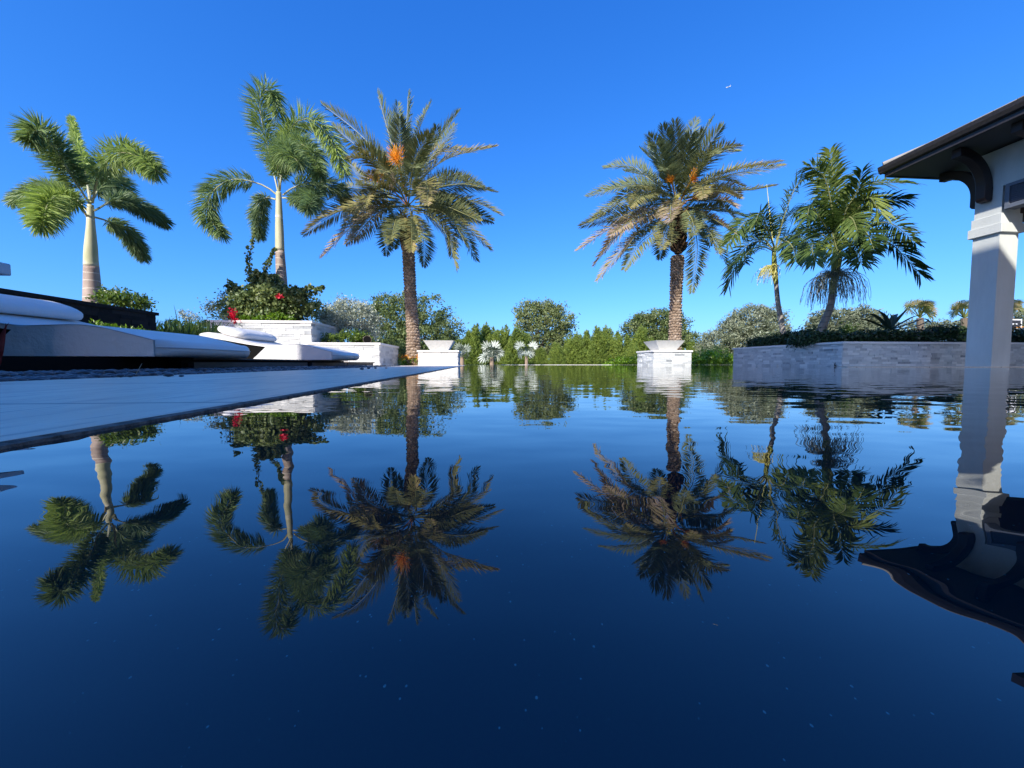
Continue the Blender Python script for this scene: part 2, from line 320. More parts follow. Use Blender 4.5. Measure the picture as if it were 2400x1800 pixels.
for i,(px,py,s) in enumerate([(283,884,.014),(305,884,.011),(395,882.5,.017),(425,883,.009),(848,866.5,.02),(864,864.5,.02),(880,864,.016),(905,863.5,.013)]):
    hh=CAMH-.0055; dy=900-py; Yd=hh*(FPX*CP+dy*SP)/(FPX*SP-dy*CP); p=P(px,py,Yd)
    q=pebble_field('pebble',np.array([[0,0,0.]]),np.array([[s*1.3,s,s*.5]]),[.3],M['pebble']); q.location=(p[0],p[1],.0055+s*.42)
    tag(q,'loose dark pebble strayed from the bed onto the pale pool deck','pebble','loose pebbles on the deck')
# dry twig
tw=MB(); tw.tube([(0,0,0),(.012,.0,.02),(.028,.004,.052)],[.0016,.0014,.0008],5); t=tw.build('twig',M['straw'],loc=tuple(P(318,880,1.75)*[1,1,0]+[0,0,.012])); tag(t,'short pale dry twig sticking up from the dark pebbles','twig')

# ------------------------------------------------------------------ ledger stone faces
def ledger(mb, p0, p1, z0, z1, nrm, rows, blk=(.10,.34), prot=.014):
    """a face of split stone blocks between p0 and p1 (xy), normal nrm (xy)"""
    p0=np.array(p0,float); p1=np.array(p1,float); Ln=np.linalg.norm(p1-p0); d=(p1-p0)/Ln; nr=np.array(nrm,float)
    rh=(z1-z0)/rows
    for r in range(rows):
        x=0
        while x<Ln-1e-4:
            w_=min(rng.uniform(*blk),Ln-x); w_=Ln-x if Ln-x-w_<.06 else w_
            e=rng.uniform(0,prot)+.003; g_=.0012
            a=p0+d*(x+g_); b_=p0+d*(x+w_-g_); za=z0+r*rh+g_; zb=z0+(r+1)*rh-g_
            # split faces: corners pushed out unevenly
            q=e+rng.uniform(-.5,.5,4)*prot*.5
            q=np.maximum(q,.002)
            V=[(*a,za),(*b_,za),(*b_,zb),(*a,zb),(*(a+nr*q[0]),za),(*(b_+nr*q[1]),za),(*(b_+nr*q[2]),zb),(*(a+nr*q[3]),zb)]
            mb.add(V,[(4,5,6,7),(0,1,5,4),(1,2,6,5),(2,3,7,6),(3,0,4,7)],float(np.clip(rng.normal(.62,.24),0,1)))
            x+=w_

def planter(name,label,cat,corner,x0,x1,y0,y1,h,capt,rows,ov=.03,faces='SEW',stone=M['stone'],capm=None,soil=True,group=None,prot=.014):
    """masonry box in the turned frame; corner = frame origin in world"""
    root=empty(name,(corner[0],corner[1],0),TH); tag(root,label,cat,group)
    g=MB(); g.box(x0+.004,x1-.004,y0+.004,y1-.004,-.1,h-capt-.001,.6)
    zt=h-capt
    if 'S' in faces: ledger(g,(x0,y0),(x1,y0),0,zt,(0,-1),rows,prot=prot)
    if 'N' in faces: ledger(g,(x1,y1),(x0,y1),0,zt,(0,1),rows,prot=prot)
    if 'E' in faces: ledger(g,(x1,y0),(x1,y1),0,zt,(1,0),rows,prot=prot)
    if 'W' in faces: ledger(g,(x0,y1),(x0,y0),0,zt,(-1,0),rows,prot=prot)
    g.build('wall',stone,root)
    g=MB()
    if soil:
        t=.24; a0,a1,b0,b1=x0-ov,x1+ov,y0-ov,y1+ov
        g.prism([(a0,b0),(a1,b0),(a1,b0+t),(a0,b0+t)],h-capt,h)
        g.prism([(a0,b1-t),(a1,b1-t),(a1,b1),(a0,b1)],h-capt,h)
        g.prism([(a0,b0+t+.001),(a0+t,b0+t+.001),(a0+t,b1-t-.001),(a0,b1-t-.001)],h-capt,h)
        g.prism([(a1-t,b0+t+.001),(a1,b0+t+.001),(a1,b1-t-.001),(a1-t,b1-t-.001)],h-capt,h)
        c=g.build('cap',capm or M['cap'],root)
        s=MB(); s.prism([(x0+.2,y0+.2),(x1-.2,y0+.2),(x1-.2,y1-.2),(x0+.2,y1-.2)],h-capt,h-.012); s.build('soil',M['soil'],root)
    else:
        g.prism([(x0-ov,y0-ov),(x1+ov,y0-ov),(x1+ov,y1+ov),(x0-ov,y1+ov)],h-capt,h); c=g.build('cap',capm or M['cap'],root)
    bv=c.modifiers.new('b','BEVEL'); bv.width=.006; bv.segments=2
    return root

# left planters
c_up=P(732,850,8.5); planter('raised_planter','taller white split stone raised planter holding the bougainvillea and palm','planter',(c_up[0],8.5),-2.12,0,0,2.0,.99,.055,16)
c_lo=P(890,850,8.55); planter('raised_planter','lower white split stone raised planter beside the taller one','planter',(c_lo[0],8.55),-1.52,0,0,1.95,.515,.05,8)
# fire bowl piers
def firebowl(cx,cy,label1,label2):
    planter('stone_pier',label1,'pier',(cx,cy),0,.98,0,.98,.388,.042,7,ov=.035,faces='SEWN',soil=False,group='white stone piers at the pool corners')
    r=empty('fire_bowl',tuple(loc2w((cx,cy),.49,.49,.388)),TH); tag(r,label2,'fire bowl','fire bowls on the piers')
    g=MB(); a,b,h,t=.225,.385,.255,.03
    V=[]; F=[]
    for (q,z) in ((a,0),(b,h),(b-t,h),(a-t*.3,.05)):
        V+=[(-q,-q,z),(q,-q,z),(q,q,z),(-q,q,z)]
    for k in range(3):
        for i in range(4):
            j=(i+1)%4; F.append((k*4+i,k*4+j,k*4+4+j,k*4+4+i))
    F+= [(3,2,1,0),(12,13,14,15)]
    g.add(V,F); o=g.build('bowl',M['bowl'],r); bv=o.modifiers.new('b','BEVEL'); bv.width=.004; bv.segments=2
    n=90; Cc=np.stack([rng.uniform(-.2,.2,n),rng.uniform(-.2,.2,n),rng.uniform(.08,.13,n)],1); ss=rng.uniform(.025,.045,n)
    q=pebble_field('lava_rock',Cc,np.stack([ss,ss*.9,ss*.8],1),rng.uniform(0,.6,n),M['pebble']); q.parent=r; q['kind']='stuff'
pl=P(981,850,9.7); firebowl(pl[0],9.7,'white stone pier at the deck corner beside the date palm trunk','square flared pale concrete fire bowl nearer the silver fan palms')
pr_=P(1532,850,9.7); firebowl(pr_[0],9.7,'white stone pier rising from the water in front of a date palm','square flared pale concrete fire bowl directly in front of a palm trunk')

# right garden wall : west face + south face, planted behind
WX,WY=6.0,7.0
root=empty('garden_wall',(WX,WY,0),TH); tag(root,'long low shaded grey split stone wall holding the right hand garden bed','garden wall')
g=MB(); Lw,Ls=3.0,9.0; hw=.455; ct=.04
g.prism([(0.004,.004),(Ls,.004),(Ls,.24),(.24,.24),(.24,Lw-.24),(Ls,Lw-.24),(Ls,Lw),(.004,Lw)],-.1,hw-ct-.001,.6)
ledger(g,(0,Lw),(0,0),0,hw-ct,(-1,0),10,blk=(.08,.26)); ledger(g,(0,0),(Ls,0),.01,hw-ct,(0,-1),10,blk=(.08,.26))
g.build('wall',M['stone'],root)
g=MB(); ov=.03; g.prism([(-ov,-ov),(Ls,-ov),(Ls,.26),(.26,.26),(.26,Lw+ov),(-ov,Lw+ov)],hw-ct,hw); c=g.build('cap',M['cap'],root)
bv=c.modifiers.new('b','BEVEL'); bv.width=.006; bv.segments=2
g=MB(); g.prism([(.24,.24),(Ls,.24),(Ls,Lw-.24),(.24,Lw-.24)],.2,hw-.05); g.build('soil',M['soil'],root)

g=MB(); g.tube([(-.035,.10,.02),(-.045,.10,.045),(-.03,.10,.07)],.008,6); g.tube([(-.035,.10,.005),(-.035,.10,.03)],.014,8); q=g.build('outlet_fitting',M['darkmetal'],loc=(WX,WY,0),rot=(0,0,TH)); tag(q,'small dark outlet fitting at the foot of the garden wall corner','fitting')
# charcoal wall behind the loungers
root=empty('charcoal_wall',(-5.0,0,0),TH); tag(root,'low charcoal stone wall running behind the white loungers','wall')
g=MB(); g.box(-.22,-.004,1.0,6.0,-.1,.80,.4); ledger(g,(0,1.0),(0,6.0),0,.80,(1,0),14,prot=.012); ledger(g,(-.2,6.0),(0,6.0),0,.80,(0,1),14); g.build('wall',M['charcoal'],root)
g=MB(); g.prism([(-.26,.96),(.03,.96),(.03,6.04),(-.26,6.04)],.80,.845); g.build('cap',M['charcoal'],root)

# ------------------------------------------------------------------ loungers
def lounger(Ys,label,zoff=0,pdx=0,pdz=0,dx=0):
    SEx=-2.2-.085*Ys+.13+dx
    root=empty('chaise_lounge',(SEx,Ys,zoff),TH); tag(root,label,'chaise lounge','white loungers on the dark platform')
    # side profile (x west negative, z)
    top=[(-1.68,.452),(-1.60,.470),(-1.5,.462),(-1.25,.402),(-1.05,.345),(-.92,.326),(-.78,.312),(-.60,.318),(-.45,.320),(-.32,.303),(-.17,.266),(-.05,.234),(0,.220)]
    bot=[(0.0,.108),(-.5,.105),(-1.04,.105),(-.865,.285),(-1.10,.315),(-1.35,.362),(-1.62,.41),(-1.69,.43)]
    W=.98
    def spl(pts,n):
        pts=np.array(pts); t=np.linspace(0,len(pts)-1,n); out=[]
        for u in t:
            i=min(int(u),len(pts)-2); f=u-i; p0=pts[max(i-1,0)]; p1=pts[i]; p2=pts[i+1]; p3=pts[min(i+2,len(pts)-1)]
            out.append(.5*((2*p1)+(-p0+p2)*f+(2*p0-5*p1+4*p2-p3)*f*f+(-p0+3*p1-3*p2+p3)*f**3))
        return out
    tp=spl(top,46); prof=list(tp)+[np.array(b) for b in bot]
    # seat: extruded, then the swelling east end
    g=MB(); n=len(prof); sec=[]
    yst=[0,.012,.035,W-.035,W-.012,W]; ins=[.012,.004,0,0,.004,.012]
    cen=np.array([-.8,.25])
    V=[]
    for y,k in zip(yst,ins):
        for p in prof:
            d=np.array(p)-cen; l=np.linalg.norm(d); q=np.array(p)-d/l*k
            V.append((q[0],y,q[1]))
    F=[tuple(range(n)),tuple(reversed(range((len(yst)-1)*n,len(yst)*n)))]
    for s_i in range(len(yst)-1):
        for i in range(n):
            j=(i+1)%n; F.append((s_i*n+j,s_i*n+i,(s_i+1)*n+i,(s_i+1)*n+j))
    g.add(V,F); o=g.build('mattress',M['cushion'],root,smooth=True)
    o.modifiers.new('e','EDGE_SPLIT').split_angle=R(38)
    # rounded foot bolster along the east end
    g=MB(); V=[];F=[]; K=12; J=22
    for j in range(J):
        tj=j/(J-1); y=.0+W*tj; bul=.112*(max(0,1-abs(2*tj-1)**4.5))**.5
        for k in range(K+1):
            a=-math.pi/2+math.pi*k/K
            cz=.164+.056*(math.sin(a))*(1.0)
            V.append((-.002+ (bul)*max(0,math.cos(a))**.75, y, cz+(.004 if a>0 else 0)))
    for j in range(J-1):
        for k in range(K):
            a=j*(K+1)+k; F.append((a,a+K+1,a+K+2,a+1))
    g.add(V,F); g.build('foot_end',M['cushion'],root,smooth=True)
    # piping seam round the foot end
    g=MB(); g.tube([(.003+.112*(max(0,1-abs(2*t-1)**4.5))**.5,W*t,.168) for t in np.linspace(0,1,30)],.0035,6); g.tube([(p[0],-.001,p[1]-.006) for p in tp[8:]],.0028,5); g.build('piping',M['piping'],root,smooth=True)
    # head pillow: fat lens section, running the width of the bed
    g=MB(); V=[];F=[]; K=20; J=16
    for j in range(J):
        tj=j/(J-1); e=min(tj,1-tj)*W; r=1-.30*max(0,1-e/.035)**2
        for k in range(K):
            a=2*math.pi*k/K; cx=math.copysign(abs(math.cos(a))**.8,math.cos(a))*.19*r; cz=math.copysign(abs(math.sin(a))**.8,math.sin(a))*.06*r
            ca,sa=math.cos(R(17)),math.sin(R(17))
            V.append((-1.27+pdx+cx*ca+cz*sa,.04+(W-.08)*tj, .478+pdz-cx*sa+cz*ca))
    for j in range(J-1):
        for k in range(K):
            F.append((j*K+k,j*K+(k+1)%K,(j+1)*K+(k+1)%K,(j+1)*K+k))
    F+=[tuple(reversed(range(K))),tuple(range((J-1)*K,J*K))]
    g.add(V,F); o=g.build('pillow',M['pillow'],root,smooth=True); o.modifiers.new('e','EDGE_SPLIT').split_angle=R(60)
    # dark frame under the raised back; its solid black wedge stands for the gap's shade
    g=MB(); g.box(-1.66,-1.0,.03,W-.03,.085,.12); g.extrude_y([(-1.045,.106),(-.872,.280),(-1.10,.309),(-1.35,.356),(-1.62,.404),(-1.60,.12)],.02,W-.02); g.build('frame',M['black'],root)
    return root
lounger(2.55,'nearer white moulded chaise lounge lying wholly in shade',pdx=-.16,pdz=.035,dx=-.07)
lounger(5.2,'farther white moulded chaise lounge catching the sun beside the stone planter',pdx=-.06,dx=.09)
# platform under them
root=empty('lounge_platform',(-2.2,0,0),TH); tag(root,'long dark timber platform under the white loungers beside the pebbles','platform')
g=MB(); g.box(-2.6,-.16,.6,2.92,-.02,.100); g.box(-2.6,-.05,2.92,6.42,-.02,.094); g.build('base',M['black'],root)  # base coloured black to stand for the shaded recess and board gaps
for (a,b_) in ((2.98,4.95),(5.08,6.30)):
    g=MB(); g.box(-.045,0,a,b_,-.015,.072); g.build('skirt_board',M['planks'],root)
g=MB(); g.box(-2.6,.012,2.96,6.44,.095,.106); g.build('top_board',M['planks'],root)
g=MB(); g.box(-.16,.0,6.31,6.42,.0,.078); g.build('end_block',M['wood'],root)
root=empty('timber_step',(-2.2,0,0),TH); tag(root,'low brown timber step at the end of the lounge platform','step')
g=MB(); g.box(-1.0,-.02,6.52,8.1,-.015,.068); g.build('riser',M['wood'],root)
g=MB(); g.box(-1.02,.0,6.49,8.14,.069,.086); g.build('tread',M['wood'],root)

# side table with lantern, just inside the left edge
t=P(28,633,2.4)
root=empty('side_table',(t[0],2.4,0),TH); tag(root,'pale slab topped side table beside the nearer lounger, only its corner in view','side table')
g=MB(); g.box(-.75,0,-.4,0,.60,.672); o=g.build('table_top',M['slab'],root); bv=o.modifiers.new('b','BEVEL'); bv.width=.006
g=MB(); g.box(-.65,-.3,-.35,-.05,-.02,.599); g.build('pedestal',M['charcoal'],root)
root=empty('lantern',(t[0]-.17,2.2,.673),TH); tag(root,'dark box lantern standing on the slab side table','lantern')
g=MB(); g.box(-.3,0,-.12,.12,0,.17); g.build('body',M['black'],root)
g=MB(); g.box(-.32,.02,-.14,.14,.171,.188); g.build('lid',M['slab'],root)

# ------------------------------------------------------------------ pavilion
PX0=P(2323,850,6.2); root=empty('pavilion',(PX0[0],6.2,.008),TH); tag(root,'pale stucco poolside pavilion with dark brown eaves and curved brackets','pavilion')
cw=.335
def column(x,y):
    g=MB(); g.box(x,x+cw,y,y+cw,0,2.12); g.box(x,x+cw,y,y+cw,2.421,3.44)
    o=g.build('column',M['stucco'],root)
    g=MB(); g.box(x-.045,x+cw+.045,y-.045,y+cw+.045,2.121,2.265); g.box(x-.022,x+cw+.022,y-.022,y+cw+.022,2.266,2.42)
    b_=g.build('capital',M['stucco'],o); bv=b_.modifiers.new('b','BEVEL'); bv.width=.004
column(0,0); column(0,-4.2)
# headers
g=MB(); g.box(.0,cw-.04,-3.86,-.001,2.84,3.44); g.build('header_wall',M['stucco'],root)
g=MB(); g.box(cw+.001,2.6,.02,cw-.02,2.84,3.44); g.build('header_wall',M['stucco'],root)
def louver(x0,x1,y0,y1,z0,z1,axis):
    g=MB()
    if axis=='y':
        for a,b_ in ((y0,y0+.05),(y1-.05,y1)): g.box(x0,x1,a,b_,z0,z1)
        g.box(x0,x1,y0+.051,y1-.051,z0,z0+.05); g.box(x0,x1,y0+.051,y1-.051,z1-.05,z1)
        o=g.build('louver_panel',M['louver'],root)
        s=MB(); z=z0+.055
        while z<z1-.06:
            s.extrude_y([(x0+.012,z),(x0+.03,z+.022),(x0+.036,z+.018),(x0+.018,z-.004)],y0+.052,y1-.052); z+=.028
        s.box(x0+.05,x0+.06,y0+.051,y1-.051,z0+.051,z1-.051)
        s.build('slats',M['louver'],o)
    else:
        g.box(x0,x1,y0,y1,z0,z1); g.build('louver_panel',M['louver'],root)
louver(-.03,.16,-3.8,-.05,2.46,2.838,'y')
g=MB(); g.box(.17,2.6,-3.8,-.02,2.70,2.78); g.box(cw+.05,2.6,.06,cw-.06,2.40,2.838); g.build('ceiling_panel',M['bracket'],root)
# soffit, fascia, roof
o_=.787; ex0,ex1,ey0,ey1=-o_,2.62,-4.9,cw+o_
g=MB(); g.box(ex0+.05,ex1,ey0+.05,ey1-.05,3.47,3.50); g.build('soffit',M['soffit'],root)
g=MB()
g.box(ex0,ex0+.045,ey0,ey1,3.46,3.60); g.box(ex0+.046,ex1,ey1-.045,ey1,3.46,3.60)
g.box(ex0-.012,ex0-.001,ey0,ey1+.012,3.555,3.61)
g.build('fascia',M['fascia'],root)
# gutter: half-round-topped K profile along the west eave, with a bright lip line
g=MB(); g.extrude_y([(ex0-.014,3.53),(ex0-.05,3.545),(ex0-.075,3.60),(ex0-.085,3.655),(ex0-.075,3.655),(ex0-.06,3.612),(ex0-.014,3.612)],ey0,ey1+.06); g.build('gutter',M['fascia'],root)
g=MB(); g.box(ex0-.06,ex1,ey1+.002,ey1+.06,3.545,3.65); g.build('gutter',M['fascia'],root)
# hip roof with tile courses
sl=math.tan(R(20)); g=MB(); rows=9; run=(ex1-ex0)
for k in range(rows):
    d0=k*run/rows; d1=(k+1)*run/rows+.03; z0=3.665+d0*sl+.022; z1=3.665+d1*sl-.004
    # west slope, cut by the north hip
    seg=24; ylen=(ey1-d0)-ey0
    for q in range(seg):
        ya=ey0+ylen*q/seg; yb=ey0+ylen*(q+1)/seg-.006
        yb2=min(yb,ey1-d1); ya2=min(ya,ey1-d1)
        if q==seg-1: yb2=ey1-d1
        dz=rng.uniform(0,.008)
        g.add([(ex0-.03+d0,ya,z0+dz),(ex0-.03+d0,yb,z0+dz),(ex0-.03+d1,yb2,z1+dz),(ex0-.03+d1,ya2,z1+dz),(ex0-.03+d0,ya,z0-.03),(ex0-.03+d0,yb,z0-.03)],[(0,3,2,1),(0,1,5,4)],rng.uniform(0,1))
    # north slope
    g.add([(ex0+d0,ey1+.03-d0,z0),(ex1,ey1+.03-d0,z0),(ex1,ey1+.03-d1,z1),(ex0+d1,ey1+.03-d1,z1),(ex0+d0,ey1+.03-d0,z0-.03),(ex1,ey1+.03-d0,z0-.03)],[(0,1,2,3),(0,4,5,1)],rng.uniform(0,1))
rf=g.build('roof',M['tile'],root)
g=MB(); hp=[(ex0-.02+d,ey1+.02-d,3.70+d*sl) for d in np.linspace(0,run,14)]
g.tube(hp,.045,8); g.build('hip_cap',M['tile'],rf)
# curved brackets
def bracket(px_,py_,dirx,diry):
    K=14                                   # outline in (d,z): d = distance out from the wall
    outer=[(.62+.47*math.cos(a),2.86+.47*math.sin(a)) for a in np.linspace(math.pi/2,math.pi,K)]
    outer+=[(.15,2.70),(.12,2.66),(.02,2.65),(.001,2.68),(.001,2.86)]+[(.62+.612*math.cos(a),2.86+.608*math.sin(a)) for a in np.linspace(math.pi*.985,math.pi/2,K)]
    w2=.062; n=len(outer); V=[]
    for s_ in (-1,1):
        for d,z in outer: V.append((px_+dirx*d+(0 if dirx else s_*w2), py_+diry*d+(0 if diry else s_*w2), z))
    F=[tuple(range(n)),tuple(reversed(range(n,2*n)))]+[((i+1)%n,i,n+i,n+(i+1)%n) for i in range(n)]
    g=MB(); g.add(V,F); o=g.build('bracket',M['bracket'],root); bv=o.modifiers.new('b','BEVEL'); bv.width=.006
    return o
for y in (cw*.52,-.52,-1.25,-1.98,-2.7,-3.4): bracket(-.002,y,-1,0)
for x in (cw*.5,.95,1.7): bracket(x,cw+.002,0,1)

# the house wing to the right (its eave corner is mirrored in the water) and the unseen house behind, its roofline shaped to throw the shade
def house(name,label,x0,x1,y0,y1,h,over=.6,wins=(),rz=0,org=(0,0)):
    r=empty(name,(org[0],org[1],0),rz); tag(r,label,'house')
    g=MB(); g.box(x0,x1,y0,y1,-.1,h-.3); g.build('wall',M['housewall'],r)
    g=MB(); g.box(x0-over,x1+over,y0-over,y1+over,h-.299,h-.1)
    e=g.build('eave',M['fascia'],r)
    g=MB(); xm=(x0+x1)/2; ym=(y0+y1)/2; q=min(x1-x0,y1-y0)/2+over; sl_=math.tan(R(20)); zz=h-.099
    a=[(x0-over,y0-over,zz),(x1+over,y0-over,zz),(x1+over,y1+over,zz),(x0-over,y1+over,zz)]
    if (x1-x0)>(y1-y0): rd_=[(x0-over+q,ym,zz+q*sl_),(x1+over-q,ym,zz+q*sl_)]; F=[(0,1,5,4),(2,3,4,5),(1,2,5),(3,0,4)]
    else: rd_=[(xm,y0-over+q,zz+q*sl_),(xm,y1+over-q,zz+q*sl_)]; F=[(1,2,5,4),(3,0,4,5),(0,1,4),(2,3,5)]
    g.add(a+rd_,F); g.build('roof',M['tile'],r)
    return r
house('house_wing','two storey house wing beside the pavilion, its eave corner mirrored in the water',10.55,16,-2,6.45,6.0,over=.8)
hr=empty('house',(0,0,0)); tag(hr,'tall pale stucco house standing unseen behind the pool, its roofline shaped to shade the deck','house')
g=MB(); g.extrude_y([(-7.2,-.1),(4.5,-.1),(4.5,7.82),(3.38,7.82),(2.03,9.30),(-.7,9.30),(-.7,10.0),(-1.75,10.0),(-1.75,8.35),(-7.2,8.35)],-9,-3.0); g.build('wall',M['housewall'],hr)
g=MB(); g.extrude_y([(4.5,7.821),(4.5,8.07),(3.4,8.07),(2.05,9.55),(-.7,9.55),(-.7,9.301),(2.031,9.301),(3.381,7.821)],-9.2,-2.95); g.box(-1.752,-.701,-9.2,-2.95,10.001,10.25); g.box(-7.25,-1.754,-9.2,-2.95,8.351,8.6); g.build('eave',M['fascia'],hr)
for (x0,x1,h) in ((-7.2,-1.6,8.6),(-1.6,2.0,9.6),(2.0,4.2,8.0)):
    for xw in np.arange(x0+1.2,x1-.8,2.0):
        for zw in (1.0,4.6):
            g=MB(); g.box(xw-.5,xw+.5,-2.998,-2.95,zw,zw+1.8); o=g.build('window',M['white'],hr); g=MB(); g.box(xw-.44,xw+.44,-2.949,-2.945,zw+.06,zw+1.74); g.build('pane',M['glass'],o)

# ------------------------------------------------------------------ vegetation helpers
def spline(pts, n):
    pts=np.asarray(pts,float); m_=len(pts); seg=np.linalg.norm(np.diff(pts,axis=0),axis=1); cum=np.concatenate([[0],np.cumsum(seg)]); T=np.linspace(0,cum[-1],n); out=[]
    for t in T:
        i=min(np.searchsorted(cum,t,side='right')-1,m_-2); f=(t-cum[i])/(seg[i]+1e-9)
        p0=pts[i-1] if i>0 else 2*pts[0]-pts[1]; p1=pts[i]; p2=pts[i+1]; p3=pts[i+2] if i+2<m_ else 2*pts[-1]-pts[-2]
        out.append(.5*((2*p1)+(-p0+p2)*f+(2*p0-5*p1+4*p2-p3)*f*f+(-p0+3*p1-3*p2+p3)*f**3))
    return np.array(out)

def frame_along(C, roll, r=None):
    T=unit(np.gradient(C,axis=0)); ch=C[-1]-C[0]; h=np.array([ch[0],ch[1],0.])
    if np.linalg.norm(h)<.25*np.linalg.norm(ch): a=rng.uniform(0,6.28); h=h+np.array([math.cos(a),math.sin(a),0])*.3*np.linalg.norm(ch)
    s=unit(np.cross(h,[0,0,1.])); S=unit(s[None]-T*np.sum(T*s,axis=1,keepdims=True)); Nn=np.cross(S,T)
    c,sn=math.cos(roll),math.sin(roll)
    return T, S*c+Nn*sn, Nn*c-S*sn

def pinnate(C, Lf, nside, wid, fa, lift, droop, roll, var, jit=.12, t0=.12, wide=False, tipang=.5, prof=None):
    """both-sided leaflets along curve C -> (n,4or6,3) polygons"""
    n=len(C); T,S,Nn=frame_along(C,roll); out=[]; vs=[]
    t=np.linspace(t0,.995,nside); idx=t*(n-1); i0=np.clip(idx.astype(int),0,n-2); f=(idx-i0)[:,None]
    Pn=C[i0]*(1-f)+C[i0+1]*f; Tn=T[i0]; Sn=S[i0]; Nm=Nn[i0]
    for s in (-1,1):
        u=(t-t0)/(1-t0)
        Lp=(np.sin(np.pi*np.clip(.16+.78*u,0,1))**.75) if prof is None else prof(u)
        Ll=Lf*Lp*(1+rng.normal(0,jit*.6,nside))
        ang=fa+(tipang)*u**2+rng.normal(0,jit,nside); lf=lift+rng.normal(0,jit*1.4,nside)
        d=unit(s*Sn*np.cos(ang)[:,None]+Tn*np.sin(ang)[:,None]+Nm*lf[:,None])
        W=unit(Tn-d*np.sum(Tn*d,axis=1,keepdims=True)); l=Ll[:,None]
        dr=np.array([0,0,-1.])*droop
        m1=Pn+d*l*.45+dr*l*.22; tp=unit(d+dr*1.0)*l*.55+m1
        if not wide:
            out.append(np.stack([Pn,m1+W*wid/2,tp,m1-W*wid/2],1))
        else:
            m0=Pn+d*l*.25+dr*l*.05; m2=Pn+d*l*.75+dr*l*.5; tp=m2+unit(d+dr*1.8)*l*.3
            out.append(np.stack([Pn,m0+W*wid*.45,m1+W*wid*.5,m2+W*wid*.35,tp,m2-W*wid*.35,m1-W*wid*.5,m0-W*wid*.45],1))
        vs.append(np.clip(var+rng.normal(0,.10,nside)+.2*u,0,1))
    return np.concatenate(out),np.concatenate(vs)

def add_frond(root, C, V, vs, m_, rad, rm=None, wide=False):
    if wide: fr=fastmesh('frond',V,8,vs,m_,root,quads=[(0,1,7,7),(1,2,6,7),(2,3,5,6),(3,4,5,5)] and [(0,1,7,0)][:0] or None)
    else: fr=fastmesh('frond',V,4,vs,m_,root)
    g=MB(); g.tube(C[::2] if len(C)>12 else C,list(np.linspace(rad,rad*.25,len(C[::2] if len(C)>12 else C))),5)
    g.build('stem',rm or M['rachis'],fr); return fr

def frond_curve(px, Y0, Lreal, sign, ox, oy, sx, n=26, flat=.8):
    """px: list of crop coordinates; the frond keeps its real length by leaning to or from the viewer"""
    q=[(ox+x*sx, oy+y*sx) for x,y in px]
    base=P(q[0][0],q[0][1],Y0); A=[P(a,b,Y0) for a,b in q]; s=np.concatenate([[0],np.cumsum(np.linalg.norm(np.diff(A,axis=0),axis=1))])
    pl=s[-1]; dY=math.sqrt(max(Lreal**2-pl**2,0))*flat*sign; dY=float(np.clip(dY,-Lreal*.75,Lreal*.75))
    return spline([P(a,b,Y0+dY*(k/s[-1])**1.1) for (a,b),k in zip(q,s)],n)

# ------------------------------------------------------------------ date palms
def date_trunk(root, pts, rad, zsp=.075, per=10, boots=None):
    C=spline(pts,80); Rr=np.interp(np.linspace(0,1,80),np.linspace(0,1,len(rad)),rad)
    g=MB(); g.tube(C,list(Rr*.9),14,.35)
    Ln=np.sum(np.linalg.norm(np.diff(C,axis=0),axis=1)); nr=int(Ln/zsp)
    for k in range(nr):
        t=k/nr*(79); i=int(t); f=t-i; c=C[i]*(1-f)+C[min(i+1,79)]*f; r=np.interp(t,np.arange(80),Rr)
        for j in range(per):
            a=2*math.pi*(j+.5*(k%2)+rng.normal(0,.06))/per; e=np.array([math.cos(a),math.sin(a),0]); s=np.array([-math.sin(a),math.cos(a),0])
            w_=math.pi*r/per*1.15*rng.uniform(.85,1.1); h=zsp*rng.uniform(.5,.75); o=r*(1.06+rng.uniform(0,.09))
            ctr=c+[0,0,rng.normal(0,zsp*.12)]
            V=[ctr+e*r*.86-s*w_-[0,0,h*.15],ctr+e*r*.86+s*w_-[0,0,h*.15],ctr+e*o+s*w_*.55+[0,0,h*.25],ctr+e*o-s*w_*.55+[0,0,h*.25],ctr+e*r*.9+[0,0,h],ctr+e*r*.9-[0,0,h*.9]]
            g.add(V,[(5,1,2,3),(5,3,0),(3,2,4),(2,1,4),(0,3,4)] if True else [],float(np.clip(rng.normal(.6,.22),0,1)))
    return g.build('trunk',M['boot'],root)

def boots_head(root, c, r0, r1, h, n=110):
    """stubs of cut leaf bases in the head of a date palm"""
    g=MB()
    for k in range(n):
        u=k/n; a=k*2.39996; z=c[2]+h*u; r=r0+(r1-r0)*u; e=np.array([math.cos(a),math.sin(a),0]); b=np.array([c[0],c[1],z])
        ln=rng.uniform(.10,.2); p0=b+e*r*.6; p1=b+e*(r+ln*.3)+[0,0,ln*.45]; p2=b+e*(r+ln*.55)+[0,0,ln]
        g.tube([p0,p1,p2],[.04,.035,.018],4,float(rng.uniform(0,1)))
    g.tube([np.array([c[0],c[1],c[2]-.05]),np.array([c[0],c[1],c[2]+h*.5]),np.array([c[0],c[1],c[2]+h])],[r0*.8,(r0+r1)*.42,r1*.6],10,.2)
    return g.build('boot_cluster',M['darkboot'],root)

